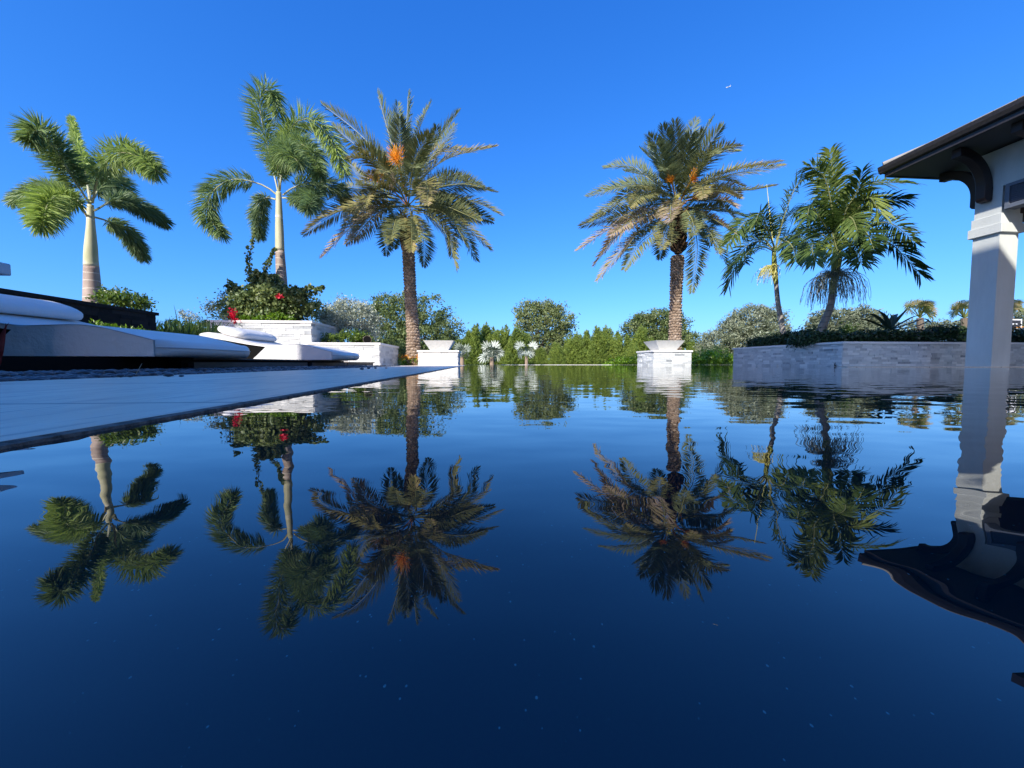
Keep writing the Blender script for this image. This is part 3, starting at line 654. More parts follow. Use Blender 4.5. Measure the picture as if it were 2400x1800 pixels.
def date_palm(name,label,Y0,ox,oy,sx,fr,trunk_px,rad,head_px,Lr,flow):
    base=P(trunk_px[0][0],trunk_px[0][1],Y0); root=empty(name); tag(root,label,'palm tree','date palms at the pool end')
    pts=[P(a,b,Y0) for a,b in trunk_px]; pts[0][2]=-.1
    date_trunk(root,pts,rad)
    hc=P(head_px[0],head_px[1],Y0); boots_head(root,hc,rad[-1]*.72,rad[-1]*.85,head_px[2])
    fr2=[]
    for (px,v,sg) in fr:
        q=np.array(px,float); j1=rng.normal(0,26,2); q2=q.copy()
        q2[1:]=q[0]+(q[1:]-q[0])*rng.uniform(.72,.9); q2[1]+=j1*.5; q2[2:]+=j1+rng.normal(0,14,(len(q)-2,2)); fr2.append(([tuple(z) for z in q2],float(np.clip(v+rng.normal(0,.1),0,1)),-sg))
    for k,(px,v,sg) in enumerate(list(fr)+fr2[::2]+fr2[1::4]):
        C=frond_curve(px,Y0+rng.normal(0,.04),Lr,sg,ox,oy,sx,flat=.75)
        roll=rng.uniform(.35,.95)*(1 if rng.random()<.5 else -1)*(1 if abs(C[-1][0]-C[0][0])>abs(C[-1][1]-C[0][1]) else .35)
        V,vs=pinnate(C,.46,88,.028,.62,.24,.06+.12*v,roll,v,jit=.09,t0=.14)
        # basal spines
        add_frond(root,C,V,vs,M['date'],.017)
    # some extra inner fronds toward and away from the viewer for depth
    for k in range(8):
        a=k*2.4+.5; el=rng.uniform(.15,1.1); hb=P(ox+head_px[3]*sx,oy+head_px[4]*sx,Y0); L_=Lr*rng.uniform(.75,.95)
        d=np.array([math.cos(a)*.55,math.sin(a),0]); d/=np.linalg.norm(d)
        pts=[hb,hb+d*L_*.33*math.cos(el)+[0,0,L_*.33*math.sin(el)],hb+d*L_*.68*math.cos(el*.5)+[0,0,L_*.6*math.sin(el)*.9],hb+d*L_*.95*math.cos(el*.3)+[0,0,L_*.6*math.sin(el)-.15*L_]]
        C=spline(pts,24); V,vs=pinnate(C,.46,80,.030,.62,.22,.15,rng.uniform(-.4,.4),rng.uniform(.1,.6),t0=.16); add_frond(root,C,V,vs,M['date'],.017)
    # orange flower sprays
    for (x,y,rx,ry,n,mt) in flow:
        c=P(ox+x*sx,oy+y*sx,Y0-.75); b0=P(ox+head_px[3]*sx,oy+head_px[4]*sx,Y0-.1); g=MB()
        s_=FPX/Y0/sx
        for k in range(n):
            d=rng.normal(size=3); d=d/np.linalg.norm(d); e=c+d*np.array([rx/s_,.15,ry/s_])*rng.uniform(.4,1)
            mid=(c+b0)/2*.35+c*.65; g.tube([mid,(c+mid)/2+rng.normal(0,.02,3),e],[.006,.005,.004],3,float(rng.random()),caps=False)
        g.tube([b0,(b0+c)/2+[0,0,.08],c],[.018,.014,.008],5,.5)
        g.build('flower_spray',mt,root)
    return root

F_L=[([(620,640),(480,440),(330,290),(160,160)],.25,1),([(620,620),(560,400),(510,220),(475,90)],.1,-1),([(630,620),(600,400),(590,150)],.0,1),([(645,620),(640,350),(650,90)],.0,-1),
([(660,620),(700,350),(740,230),(780,150)],.15,1),([(670,620),(760,450),(850,320),(940,200)],.2,-1),([(680,650),(780,530),(920,450),(1150,400)],.55,-1),([(690,680),(800,610),(900,570),(1000,580)],.15,1),
([(690,700),(850,630),(1000,630),(1150,660)],.2,1),([(690,720),(860,690),(1040,720),(1180,790)],.35,-1),([(690,740),(850,720),(1000,770),(1130,825)],.1,1),([(690,750),(830,770),(980,860),(1120,990)],.5,-1),
([(680,760),(780,800),(880,920),(925,1100)],.35,-1),([(685,750),(850,800),(960,900),(1040,1050)],.1,1),([(660,780),(720,850),(740,950),(740,1080)],.15,1),([(640,740),(655,720),(668,800),(670,1000)],.5,-1),
([(620,770),(560,830),(530,900),(525,1020)],.15,1),([(610,740),(450,760),(300,880),(160,1030)],.85,-1),([(610,720),(400,710),(230,780),(55,900)],.55,1),([(600,700),(430,650),(300,640),(200,700)],.4,1),
([(600,690),(400,600),(330,520),(300,470)],.4,1),([(600,700),(480,690),(380,740),(290,860)],.6,-1),([(670,680),(720,610),(760,620),(760,730)],.55,-1),([(620,700),(540,640),(440,650),(400,760)],.5,-1),
([(620,790),(590,830),(570,900),(570,980)],.2,1),([(610,660),(500,520),(420,430),(360,400)],.3,-1),([(650,620),(690,480),(730,380),(770,330)],.3,-1),([(690,700),(800,700),(900,740),(1000,830)],.3,1),
([(610,740),(520,760),(430,820),(340,930)],.75,-1)]
F_R=[([(700,600),(640,400),(590,280),(540,220)],.05,-1),([(700,600),(600,420),(540,360),(490,310)],.05,1),([(715,600),(680,350),(640,160)],.1,-1),([(725,600),(720,350),(720,130)],.12,-1),
([(735,600),(790,350),(830,200),(865,110)],.15,1),([(745,600),(850,350),(910,220),(980,100)],.0,1),([(750,610),(880,400),(950,280),(1040,160)],.1,-1),([(760,620),(900,450),(1000,340),(1140,330)],.3,-1),
([(770,630),(950,530),(1150,470),(1450,425)],.45,1),([(780,650),(950,600),(1050,600),(1150,640)],.6,-1),([(780,660),(900,650),(1050,660),(1120,700)],.8,-1),([(780,640),(1000,600),(1200,590),(1390,560)],.4,1),
([(790,700),(950,720),(1100,740),(1200,770)],.2,1),([(790,720),(950,770),(1040,820),(1110,870)],.85,-1),([(790,750),(900,850),(990,950),(1080,1110)],.25,1),([(780,760),(850,850),(870,1000),(835,1270)],.0,-1),
([(700,600),(560,520),(430,430),(245,440)],.1,1),([(690,620),(500,560),(350,570),(140,630)],.1,-1),([(690,650),(500,640),(300,700),(160,800)],.25,1),([(690,670),(500,700),(300,760),(90,830)],.4,-1),
([(690,690),(500,750),(280,850),(70,990)],.8,1),([(690,710),(520,790),(350,860),(180,1090)],.85,-1),([(690,720),(560,840),(380,980),(205,1190)],.7,1),([(700,740),(600,850),(480,950),(380,1120)],.25,-1),
([(710,760),(650,880),(630,960),(620,1050)],.35,1),([(715,700),(700,660),(690,700),(690,800)],.75,-1),([(760,640),(850,570),(900,560),(910,640)],.55,-1),([(790,700),(880,640),(1000,620),(1100,560)],.4,1),
([(700,640),(600,600),(500,620),(420,700)],.45,-1),([(780,700),(860,760),(930,820),(960,960)],.3,1)]
date_palm('date_palm','taller date palm with two orange flower sprays and its trunk beside the stone pier',10.6,690,180,.41,F_L,[(969,860),(968,780),(962,690),(956,560)],[.205,.165,.155,.165],(957,590,.85,648,740),2.35,
  [(580,450,60,80,170,M['orange']),(455,570,62,48,130,M['orange']),(560,590,25,70,60,M['straw'])])
date_palm('date_palm','date palm rising behind the fire bowl, pinkish dead fronds on its left',11.0,1330,240,.3496,F_R,[(1581,860),(1582,790),(1584,700),(1588,600)],[.19,.165,.16,.18],(1590,590,1.05,735,720),2.35,
  [(850,490,35,60,120,M['orange']),(690,510,40,40,70,M['orange']),(880,630,40,25,60,M['orange']),(730,630,30,35,60,M['yellow'])])

# ------------------------------------------------------------------ foxtail palms
def fox_palm(label,Y0,ox,oy,sx,fr,trunk,trad,shaft,srad,Lr):
    root=empty('foxtail_palm'); tag(root,label,'palm tree','foxtail palms')
    pts=[P(a,b,Y0) for a,b in trunk]; pts[0][2]=-.1
    g=MB(); C=spline(pts,40); g.tube(C,list(np.interp(np.linspace(0,1,40),np.linspace(0,1,len(trad)),trad)),22); g.build('trunk',M['foxtrunk'],root,smooth=True)
    pts=[P(a,b,Y0) for a,b in shaft]; C=spline(pts,24); g=MB(); g.tube(C,list(np.interp(np.linspace(0,1,24),np.linspace(0,1,len(srad)),srad)),20); g.build('crownshaft',M['shaft'],root,smooth=True)
    for (px,v,sg,rr) in fr:
        C=frond_curve(px,Y0,Lr,sg,ox,oy,sx,30,flat=.7); n=len(C); T,S,Nn=frame_along(C,0)
        K=1150; t=rng.uniform(.16,1,K)**.9; idx=t*(n-1); i0=np.clip(idx.astype(int),0,n-2); f=(idx-i0)[:,None]; Pn=C[i0]*(1-f)+C[i0+1]*f
        a=rng.uniform(0,2*math.pi,K); u=(t-.16)/.84; Ls=rr*1.32*(np.sin(np.pi*np.clip(.15+.72*u,0,1))**.6)*rng.uniform(.8,1.1,K)
        d=unit(S[i0]*np.cos(a)[:,None]+Nn[i0]*np.sin(a)[:,None]+T[i0]*(.5+.3*u[:,None]))
        W=unit(np.cross(d,rand_unit(K))); l=Ls[:,None]; dr=np.array([0,0,-.5])
        m1=Pn+d*l*.5+dr*l*.12; tp=m1+unit(d+dr*.9)*l*.5
        V=np.stack([Pn,m1+W*.0105,tp,m1-W*.0105],1)
        add_frond(root,C,V,np.clip(v+rng.normal(0,.13,K)+.10*np.cos(a),0,1),M['fox'],.02,M['shaft'])
    return root
F1=[([(590,920),(460,720),(350,540),(250,430),(190,480)],.35,-1,.30),([(580,880),(545,650),(490,480),(460,345)],.95,1,.13),([(600,900),(640,720),(760,580),(900,600),(1010,690)],.5,-1,.30),
([(610,950),(760,880),(920,930),(1080,1030)],.05,1,.24),([(600,990),(700,1020),(830,1090),(930,1250)],.15,1,.24),([(575,960),(450,850),(290,800),(70,890)],.4,1,.25),([(570,1000),(500,900),(340,870),(270,1030)],.75,-1,.31),
([(590,900),(680,760),(780,780),(850,900)],.1,1,.27),([(590,900),(560,700),(500,620),(400,640)],.15,1,.26)]
F2=[([(655,880),(600,640),(545,400),(530,220),(600,180),(660,330)],.45,-1,.34),([(670,880),(690,600),(760,420),(900,390),(1040,560),(1120,760)],.65,1,.36),([(665,880),(700,700),(780,560),(880,600),(940,760)],.3,-1,.34),
([(690,910),(760,860),(900,820),(1080,870),(1150,990)],.05,1,.32),([(650,910),(550,840),(350,800),(200,890),(170,1050),(270,1180)],.35,-1,.32),([(640,940),(570,930),(520,1010),(530,1200)],.1,1,.28),
([(690,930),(800,930),(900,920),(860,1000)],.05,-1,.28),([(665,880),(690,650),(720,480),(760,420)],.8,1,.3),([(665,880),(660,700),(700,600),(800,680)],.25,-1,.33)]
fox_palm('shorter foxtail palm with a thick banded trunk behind the charcoal wall',7.4,0,150,.3617,F1,[(219,850),(219,760),(217,700),(214,625)],[.158,.148,.138,.108],[(214,625),(213,600),(213,540),(212,480)],[.108,.094,.062,.046],2.5)
fox_palm('taller foxtail palm rising from the bougainvillea in the raised planter',9.3,430,150,.3376,F2,[(663,800),(662,720),(660,660),(656,588)],[.15,.138,.126,.098],[(656,588),(655,540),(654,500),(653,450)],[.098,.09,.074,.056],3.0)

# ------------------------------------------------------------------ christmas palms
def adon(label,Y0,ox,oy,sx,fr,trunk,trad,shaft,srad,Lr,tm):
    root=empty('christmas_palm'); tag(root,label,'palm tree','christmas palms in the right garden bed')
    pts=[P(a,b,Y0) for a,b in trunk]
    C=spline(pts,30); g=MB(); g.tube(C,list(np.interp(np.linspace(0,1,30),np.linspace(0,1,len(trad)),trad)),14); g.build('trunk',tm,root,smooth=True)
    C=spline([P(a,b,Y0) for a,b in shaft],16); g=MB(); g.tube(C,list(np.interp(np.linspace(0,1,16),np.linspace(0,1,len(srad)),srad)),14); g.build('crownshaft',M['adshaft'],root,smooth=True)
    for (px,v,sg) in fr:
        C=frond_curve(px,Y0,Lr,sg,ox,oy,sx,26,flat=.7)
        V,vs=pinnate(C,.40,62,.031,.60,.28,.40,rng.uniform(-.8,.8),v,jit=.17,t0=.2,wide=True,prof=lambda u:np.sin(np.pi*np.clip(.25+.6*u,0,1))**.6)
        n=len(V); q=[(0,1,7),(1,2,6),(1,6,7),(2,3,5),(2,5,6),(3,4,5)]
        fr_=fastmesh('frond',V,8,vs,M['adon'],root,quads=q); g=MB(); g.tube(C[::2],list(np.linspace(.018,.004,len(C[::2]))),5); g.build('stem',M['rachis'],fr_)
    return root
AL=[([(560,830),(620,600),(720,350),(860,250)],.6,-1),([(550,830),(480,680),(340,620),(180,800)],.5,-1),([(550,850),(420,780),(280,880),(190,1130)],.35,1),([(550,840),(470,620),(430,560),(400,640)],.4,-1),
([(560,850),(650,740),(800,760),(880,900)],.35,1),([(560,830),(600,650),(700,560),(800,580)],.3,1),([(560,850),(640,780),(700,850),(710,940)],.5,-1),([(545,850),(400,700),(300,700),(220,760)],.6,1),
([(550,860),(440,820),(330,880),(320,960)],.2,-1),([(560,840),(560,700),(500,600),(430,620)],.4,1)]
AR=[([(1030,800),(990,500),(960,300),(950,110)],.85,1),([(1040,800),(1030,400),(1000,250),(980,80)],.8,-1),([(1040,800),(960,350),(880,220),(800,200)],.6,-1),([(1050,800),(1150,450),(1300,330),(1600,330)],.5,1),
([(1060,800),(1200,600),(1350,480),(1560,450)],.4,-1),([(1060,820),(1250,680),(1450,640),(1650,800)],.6,1),([(1060,830),(1250,790),(1450,800),(1680,1040)],.2,-1),([(1030,820),(900,600),(830,500),(800,600)],.5,-1),
([(1030,830),(880,700),(760,700),(680,860)],.35,1),([(1030,840),(900,800),(840,830),(870,950)],.5,-1),([(1060,840),(1150,780),(1200,850),(1220,960)],.2,-1),([(1050,820),(1100,550),(1180,420),(1230,240)],.4,-1),
([(1050,820),(1180,560),(1280,440),(1370,560)],.8,-1),([(1040,830),(1000,720),(1010,760),(1050,900)],.7,-1),([(1050,820),(1090,620),(1150,600),(1200,720)],.6,-1),([(1040,820),(960,560),(900,480),(870,620)],.3,1),
([(1050,830),(1130,700),(1250,700),(1330,860)],.3,-1)]
a1_=adon('slimmer christmas palm with a pale leaning trunk and yellow flower stalks',9.0,1650,330,.3014,AL,[(1841,812),(1834,770),(1824,715),(1819,665)],[.062,.056,.05,.045],[(1819,665),(1816,640),(1814,600),(1814,580)],[.05,.062,.05,.035],1.85,M['adtrunk'])
a2_=adon('fuller christmas palm with a dark bent trunk and a skirt of fruit strands',8.2,1650,330,.3014,AR,[(1914,812),(1926,770),(1945,722),(1951,690)],[.085,.08,.068,.06],[(1951,690),(1954,665),(1960,620),(1963,570)],[.055,.065,.09,.06],2.0,M['adtrunkdark'])
def strands(root,cx,cy,Y0,n,L0,L1,r,mt,th,spread=1.0,bx=0):
    g=MB(); c=P(cx,cy,Y0)
    for k in range(n):
        a=rng.uniform(0,6.28); e=np.array([math.cos(a),math.sin(a),0.]); l=rng.uniform(L0,L1); o=rng.uniform(.3,1)*spread
        p1=c+e*l*.35*o+[bx*.3,0,l*rng.uniform(.0,.22)]; p2=c+e*l*.62*o+[bx*.7,0,-l*.12]; p3=c+e*l*.72*o+rng.normal(0,.02,3)+[bx,0,-l*rng.uniform(.4,.75)]
        cc=spline([c,p1,p2,p3],9); cc[3:]+=rng.normal(0,.008,(6,3)); g.tube(cc,[th*1.4]+[th]*8,3,float(rng.random()),caps=False)
    return g.build('fruit_cluster',mt,root)
strands(a2_,1953,650,8.2,230,.5,1.0,.1,M['strand'],.0038)
strands(a1_,1812,628,8.9,110,.25,.52,.1,M['yellow'],.0035,.9,-.16)
strands(a1_,1816,622,8.9,40,.08,.2,.1,M['yellow'],.006,.7)
g=MB(); g.tube([P(1814,590,9.0),P(1806,520,8.95),P(1797,432,8.9)],[.012,.012,.004],5); g.build('spear',M['yellow'],a1_)

# ------------------------------------------------------------------ trees and shrubs
def cloud(name, blobs, K, per, rc, ll, lw, m_, root, var=.5, vs=.22, up=.2, inner=.45, flat=1.0, shell=None):
    """leaf clumps spread over several ellipsoids; clumps give light and dark, gaps stay open"""
    Vs=[];va=[]; tot=sum(b[3]*b[4]*b[5] for b in blobs)**1.0
    for b in blobs:
        kk=max(3,int(K*(b[3]*b[4]*b[5])**(2/3)/sum((q[3]*q[4]*q[5])**(2/3) for q in blobs)))
        d=rand_unit(kk); rr=rng.uniform(inner,1,kk)**.6; cc=np.array(b[:3])+d*rr[:,None]*np.array(b[3:6])
        for c in cc:
            nn=max(3,int(per*rng.uniform(.6,1.4))); r=rc*rng.uniform(.6,1.3)
            p=c+rng.normal(size=(nn,3))*r*np.array([1,1,.75])*.55
            ax=unit(rand_unit(nn)*[1,1,flat]+[0,0,up]+unit(p-np.array(b[:3]))*.5)
            v=np.clip(var+rng.normal(0,vs)+rng.normal(0,vs*.5,nn),0,1)
            Vs.append(leaves(p,ax,ll*rng.uniform(.7,1.3,nn),lw*rng.uniform(.7,1.3,nn))); va.append(v)
    return fastmesh(name,np.concatenate(Vs),4,np.concatenate(va),m_,root)

def limbs(root, base, top, r, ends, name='trunk', mt=None):
    g=MB(); base=np.array(base,float); top=np.array(top,float); mid=(base+top)/2+rng.normal(0,.03,3)*np.linalg.norm(top-base)
    g.tube(spline([base,mid,top],8),list(np.linspace(r,r*.6,8)),8)
    for e in ends:
        e=np.array(e,float); s=top*.9+base*.1; m2=(s+e)/2+rng.normal(0,.05,3)*np.linalg.norm(e-s)
        g.tube(spline([s,m2,e],7),list(np.linspace(r*.5,r*.08,7)),5)
    return g.build(name,mt or M['bark'],root)

def tree(name,label,cat,blobs_px,Y,m_,K,per,rc,ll,lw,group=None,trunk_px=None,var=.5,up=.2,depth=1.0,inner=.45,z0=-.14,flat=1.0):
    """blobs_px: (px,py,rx,ry) in photo pixels at distance Y"""
    k=Y/FPX; bl=[]
    for q in blobs_px:
        c=P(q[0],q[1],Y+(q[4] if len(q)>4 else 0)); bl.append((c[0],c[1],c[2],q[2]*k,max(q[2],q[3])*k*depth*.8,q[3]*k))
    tx=trunk_px if trunk_px else blobs_px[0][0]; bx=P(tx,850,Y); root=empty(name,(0,0,0)); tag(root,label,cat,group)
    lowest=min(b[2]-b[5]*.3 for b in bl)
    ends=[(b[0],b[1],b[2]+b[5]*.3) for b in bl]+[(b[0]+b[3]*rng.uniform(-.6,.6),b[1],b[2]+b[5]*rng.uniform(0,.6)) for b in bl]
    limbs(root,(bx[0],Y,z0),(bl[0][0]*.5+bx[0]*.5,Y,max(lowest,.3)),max(.02,.012*Y*.5 if Y>15 else .02),ends)
    cloud('crown',bl,K,per,rc,ll,lw,m_,root,var=var,up=up,inner=inner,flat=flat)
    return root

# far oaks
tree('oak_tree','broad dark oak tree behind the taller date palm and stone pier','tree',[(935,745,68,55),(1000,735,55,50),(905,775,50,60),(1045,770,38,38),(985,800,90,45),(900,720,32,30),(1040,818,55,34),(930,820,60,34)],38,M['oak'],620,44,.55,.23,.12,trunk_px=960)
tree('oak_tree','rounded open crowned oak tree rising above the middle of the conifer row','tree',[(1262,765,58,52),(1300,755,45,45),(1235,740,32,36),(1275,735,45,32),(1320,785,28,30),(1268,810,60,30)],40,M['oak'],450,38,.5,.23,.11,var=.72,trunk_px=1265)
tree('oak_tree','dense dome shaped oak tree behind the fire bowl date palm','tree',[(1540,770,60,42),(1500,775,45,35),(1585,775,38,38),(1550,745,45,20),(1560,800,80,30)],42,M['oak'],520,42,.5,.23,.12,var=.5,trunk_px=1545)
tree('tree','feathery grey green tree between the date palm and the slimmer christmas palm','tree',[(1760,755,55,38),(1800,765,45,45),(1720,775,42,35),(1690,800,45,30),(1780,800,80,32),(1665,815,30,22)],34,M['greytree'],620,40,.42,.24,.08,up=.5,trunk_px=1765)
tree('tree','wide layered light green tree behind the dark bent palm trunk','tree',[(1960,755,60,30),(2010,748,45,28),(1920,770,35,28),(2050,765,35,25),(1990,780,90,25)],26,M['greytree'],420,34,.32,.22,.07,var=.35,trunk_px=1985,flat=.4)
tree('tree','low grey green tree far behind the pavilion column and the palms','tree',[(2380,745,40,20),(2420,750,40,25),(2300,765,60,20),(2230,770,50,18),(2160,768,60,18)],45,M['greytree'],260,26,.5,.28,.12,var=.3,trunk_px=2400)
tree('bush','blue green airy shrub behind the silver shrub','shrub',[(760,742,30,30),(800,765,30,25)],12,M['greytree'],60,26,.16,.07,.03,var=.3,trunk_px=770)

# conifer row
def conifer_proto(i):
    root=empty('conifer'); g=MB(); g.tube([(0,0,0),(0,0,3.2)],[.09,.03],6); g.build('trunk',M['bark'],root)
    H=4.0; Vs=[];va=[]
    tips=[(0,0,H,1.0)]+[(rng.uniform(-.75,.75),rng.uniform(-.5,.5),H*rng.uniform(.72,.96),rng.uniform(.4,.7)) for _ in range(6)]
    for (tx,ty,th,s) in tips:
        K=int(150*s)+30
        for k in range(K):
            u=rng.uniform(0,1)**.8; z=th*(1-u*.97); r=(.06+1.25*u)*(.55+.55*s)*rng.uniform(.55,1.05); a=rng.uniform(0,6.28)
            c=np.array([tx+math.cos(a)*r,ty+math.sin(a)*r*.8,z]); nn=26
            up=np.array([math.cos(a)*.7,math.sin(a)*.7,.9]); q=rng.uniform(0,1,nn)
            p=c+up[None]*(q[:,None]-.5)*.42+rng.normal(size=(nn,3))*.10*(1.15-q[:,None])
            Vs.append(leaves(p,unit(up+rng.normal(size=(nn,3))*.6),.17*rng.uniform(.6,1.3,nn),.055)); va.append(np.clip(.5+rng.normal(0,.2)+rng.normal(0,.12,nn),0,1))
        # pointed leader
        nn=80; q=rng.uniform(0,1,nn); p=np.array([tx,ty,th-.25])+np.stack([rng.normal(0,.11,nn)*(1-q),rng.normal(0,.11,nn)*(1-q),q*.5],1)
        Vs.append(leaves(p,unit(rng.normal(size=(nn,3))*.4+[0,0,1]),.16,.05)); va.append(np.full(nn,.45))
    fastmesh('crown',np.concatenate(Vs),4,np.concatenate(va),M['conifer'],root); return root
protos=[conifer_proto(i) for i in range(3)]
for p_ in protos: tag(p_,'pointed yellow green conifer in the dense row across the far lawn','conifer','row of conifers across the lawn')
spots=[(1075,790,37),(1098,772,38),(1118,757,36),(1140,754,37.5),(1165,772,36.5),(1187,760,37.5),(1212,763,36),(1236,780,37),(1330,790,38),(1352,776,37),(1375,772,38.5),(1398,762,36),(1420,760,37.5),(1447,776,36.5),(1470,782,38),(1503,759,34),(1528,790,36),(1480,800,33),(1622,795,36),(1650,812,35),(1300,800,36.5),(1268,812,37),(1600,815,33)]
def copy_tree(o,parent=None):
    c=o.copy(); COL.objects.link(c); c.parent=parent
    for ch in list(o.children): copy_tree(ch,c)
    return c
used=set()
for i,(px,py,Y) in enumerate(spots):
    pr=protos[i%3]; o=pr if (i%3) not in used else copy_tree(pr); used.add(i%3)
    t=P(px,py,Y); o.location=(t[0],Y,-.14); s=(t[2]+.14)/4.25; o.scale=(s*1.05+.1,s*1.0,s); o.rotation_euler=(0,0,random.uniform(0,6.28))

# low hedges by the far coping
def hedge(name,label,px0,px1,ptop,Y,m_,dens,ll,lw,dep=.8,var=.5,z0=-.1,rc=.16,hscale=1,cat='hedge'):
    a=P(px0,850,Y); b=P(px1,850,Y); h=P(px0,ptop,Y)[2]; root=empty(name,((a[0]+b[0])/2,Y,0)); tag(root,label,cat)
    n=int(dens*(b[0]-a[0])); 
    cx=rng.uniform(a[0],b[0],n)-(a[0]+b[0])/2; cy=rng.uniform(0,dep,n); u=rng.uniform(0,1,n)**.7
    edge=np.minimum(1,np.minimum(cx+(b[0]-a[0])/2,(b[0]-a[0])/2-cx)/.5+.45)
    cz=z0+(h-z0)*u*(.8+.2*np.sin(cx*3.1+1)+.1*np.sin(cx*8.))*edge
    Vs=[];va=[]
    for c in zip(cx,cy,cz):
        nn=int(rng.uniform(14,30)); p=np.array(c)+rng.normal(size=(nn,3))*rc*.5
        Vs.append(leaves(p,unit(rand_unit(nn)+[0,-.2,.35]),ll*rng.uniform(.7,1.3,nn),lw*rng.uniform(.8,1.2,nn))); va.append(np.clip(var+rng.normal(0,.2)+rng.normal(0,.12,nn),0,1))
    fastmesh('foliage',np.concatenate(Vs),4,np.concatenate(va),m_,root)
    g=MB()
    for k in range(max(2,int((b[0]-a[0])/.5))):
        x=a[0]+(b[0]-a[0])*(k+.5)/max(2,int((b[0]-a[0])/.5))-(a[0]+b[0])/2; g.tube([(x,dep/2,z0),(x+.03,dep/2,h*.7)],[.012,.006],5)
    g.build('stems',M['bark'],root); return root
hedge('hedge','low bright green leafy hedge at the far pool edge beside the garden wall',1612,1740,828,14.4,M['brightshrub'],75,.09,.06,dep=1.1)
hedge('hedge','low bright green hedge between the conifers and the pier in the water',1425,1545,838,14.6,M['brightshrub'],55,.085,.055,dep=.8,rc=.13)
hedge('low_shrub','small bright green leafy shrub at the foot of the taller date palm',936,985,838,10.9,M['brightshrub'],150,.06,.045,dep=.5,rc=.09,cat='shrub')
hedge('hedge','round yellow green bush behind the bright hedge and beside the grey tree',1640,1720,812,16.5,M['conifer'],80,.09,.03,dep=1.0,var=.8,rc=.2)

# orange heliconia behind the low planter
root=empty('flowering_plant',(0,0,0)); tag(root,'orange flowered plant between the low planter and the date palm trunk','flowers')
b0=P(945,857,10.4); g=MB()
for k in range(16):
    a=rng.uniform(-.35,.35); e=b0+[a,rng.uniform(-.1,.1),.18+rng.uniform(0,.10)]; g.tube([b0+[a*.4,0,-.1],e],[.004,.003],4)
g.build('stems',M['strap'],root); Vs=[]
n=60; c=b0+np.stack([rng.uniform(-.42,.42,n),rng.uniform(-.1,.1,n),rng.uniform(.16,.30,n)],1); ax=unit(np.stack([rng.normal(.8,.4,n),rng.normal(0,.3,n),rng.normal(.6,.3,n)],1))
fastmesh('blossoms',leaves(c,ax,.13,.022),4,rng.random(n),M['orange'],root)
n=120; c=b0+np.stack([rng.uniform(-.42,.42,n),rng.uniform(-.1,.1,n),rng.uniform(-.05,.2,n)],1); fastmesh('leaves',leaves(c,unit(rand_unit(n)+[0,0,1]),.14,.035),4,rng.random(n),M['brightshrub'],root)

# silver fan palms (bismarck) and washingtonias
def fan_leaf(base, end, Rr, n, spread, droop, var, nrm=None, split=.45, wseg=None):
    """petiole base->end then a fan of n segments; returns segments (n,4,3) and petiole"""
    base=np.array(base,float); end=np.array(end,float); T=unit(end-base)
    up=np.array([0,0,1.]) if abs(T[2])<.95 else np.array([0,-1.,0]); Sd=unit(np.cross(T,up)) if nrm is None else unit(np.array(nrm,float)-T*np.dot(nrm,T)); Nn=np.cross(Sd,T)
    a=np.linspace(-spread,spread,n); Rl=Rr*(1-.18*np.abs(a/spread)**2)*(1+rng.normal(0,.05,n))
    d=unit(T[None]*np.cos(a)[:,None]+Sd[None]*np.sin(a)[:,None]+Nn[None]*(.12*((np.arange(n)%2)*2-1))[:,None]*.8+Nn[None]*.15)
    W=unit(np.cross(d,Nn)); w_=wseg or Rr*2*spread/n*.62
    m1=end+d*(Rl*.55)[:,None]-np.array([0,0,1])*droop*(Rl*.12)[:,None]; tp=m1+unit(d-np.array([0,0,1])*droop)*(Rl*.45)[:,None]
    return np.stack([np.broadcast_to(end,(n,3)),m1+W*w_/2,tp,m1-W*w_/2],1),np.clip(var+rng.normal(0,.15,n)+.28*((np.arange(n)%2)*2-1),0,1)
def fan_palm(name,label,cat,trunk,leafs,m_,Y,Rr,tr,group=None,n=30,spread=1.75,droop=.1,tm=None,skirt=0,face=None):
    root=empty(name); tag(root,label,cat,group); pts=[P(a,b,Y) for a,b in trunk]; pts[0][2]=-.14
    g=MB(); g.tube(spline(pts,14),list(np.linspace(tr*1.1,tr,14)),10); g.build('trunk',tm or M['bark'],root)
    for (ex,ey,dy,R_,dr,v) in leafs:
        b0=pts[-1]; e=P(ex,ey,Y+dy); 
        nr=unit(np.array([rng.normal(0,.3)+ (e[2]-b0[2])*1.0, rng.normal(0,.25), -(e[0]-b0[0])*1.0+.02]))
        V,vs=fan_leaf(b0,e,Rr*R_,n,spread,dr,v,nrm=nr); fr=fastmesh('frond',V,4,vs,m_,root); g=MB(); g.tube([b0,(b0+e)/2+[0,0,.02],e],[.03,.022,.015],4); g.build('stem',m_,fr)
    return root
def bleafs(cx,cy,n,rx,ry):
    out=[]
    for k in range(n):
        a=math.pi*(-.12+1.24*(k+.5)/n)+rng.normal(0,.08); r=(.2,.55,.95)[k%3]*rng.uniform(.85,1.1)
        out.append((cx+math.cos(a)*rx*r,cy-math.sin(a)*ry*r,(-.5 if k%3==1 else .15)+rng.normal(0,.15),rng.uniform(.8,1.1),.15 if math.sin(a)>.4 else .6,rng.uniform(.1,.9)))
    return out
fan_palm('silver_fan_palm','silver fan palm partly hidden behind the stone pier','palm tree',[(1083,855),(1083,836)],bleafs(1083,832,9,17,22),M['bismarck'],31,.60,.16,'silver fan palms across the lawn',spread=2.0,n=15,tm=M['boot'])
fan_palm('silver_fan_palm','fullest silver fan palm, middle of the three before the conifers','palm tree',[(1153,855),(1153,838)],bleafs(1153,834,13,20,26),M['bismarck'],31,.66,.16,'silver fan palms across the lawn',spread=2.0,n=15,tm=M['boot'])
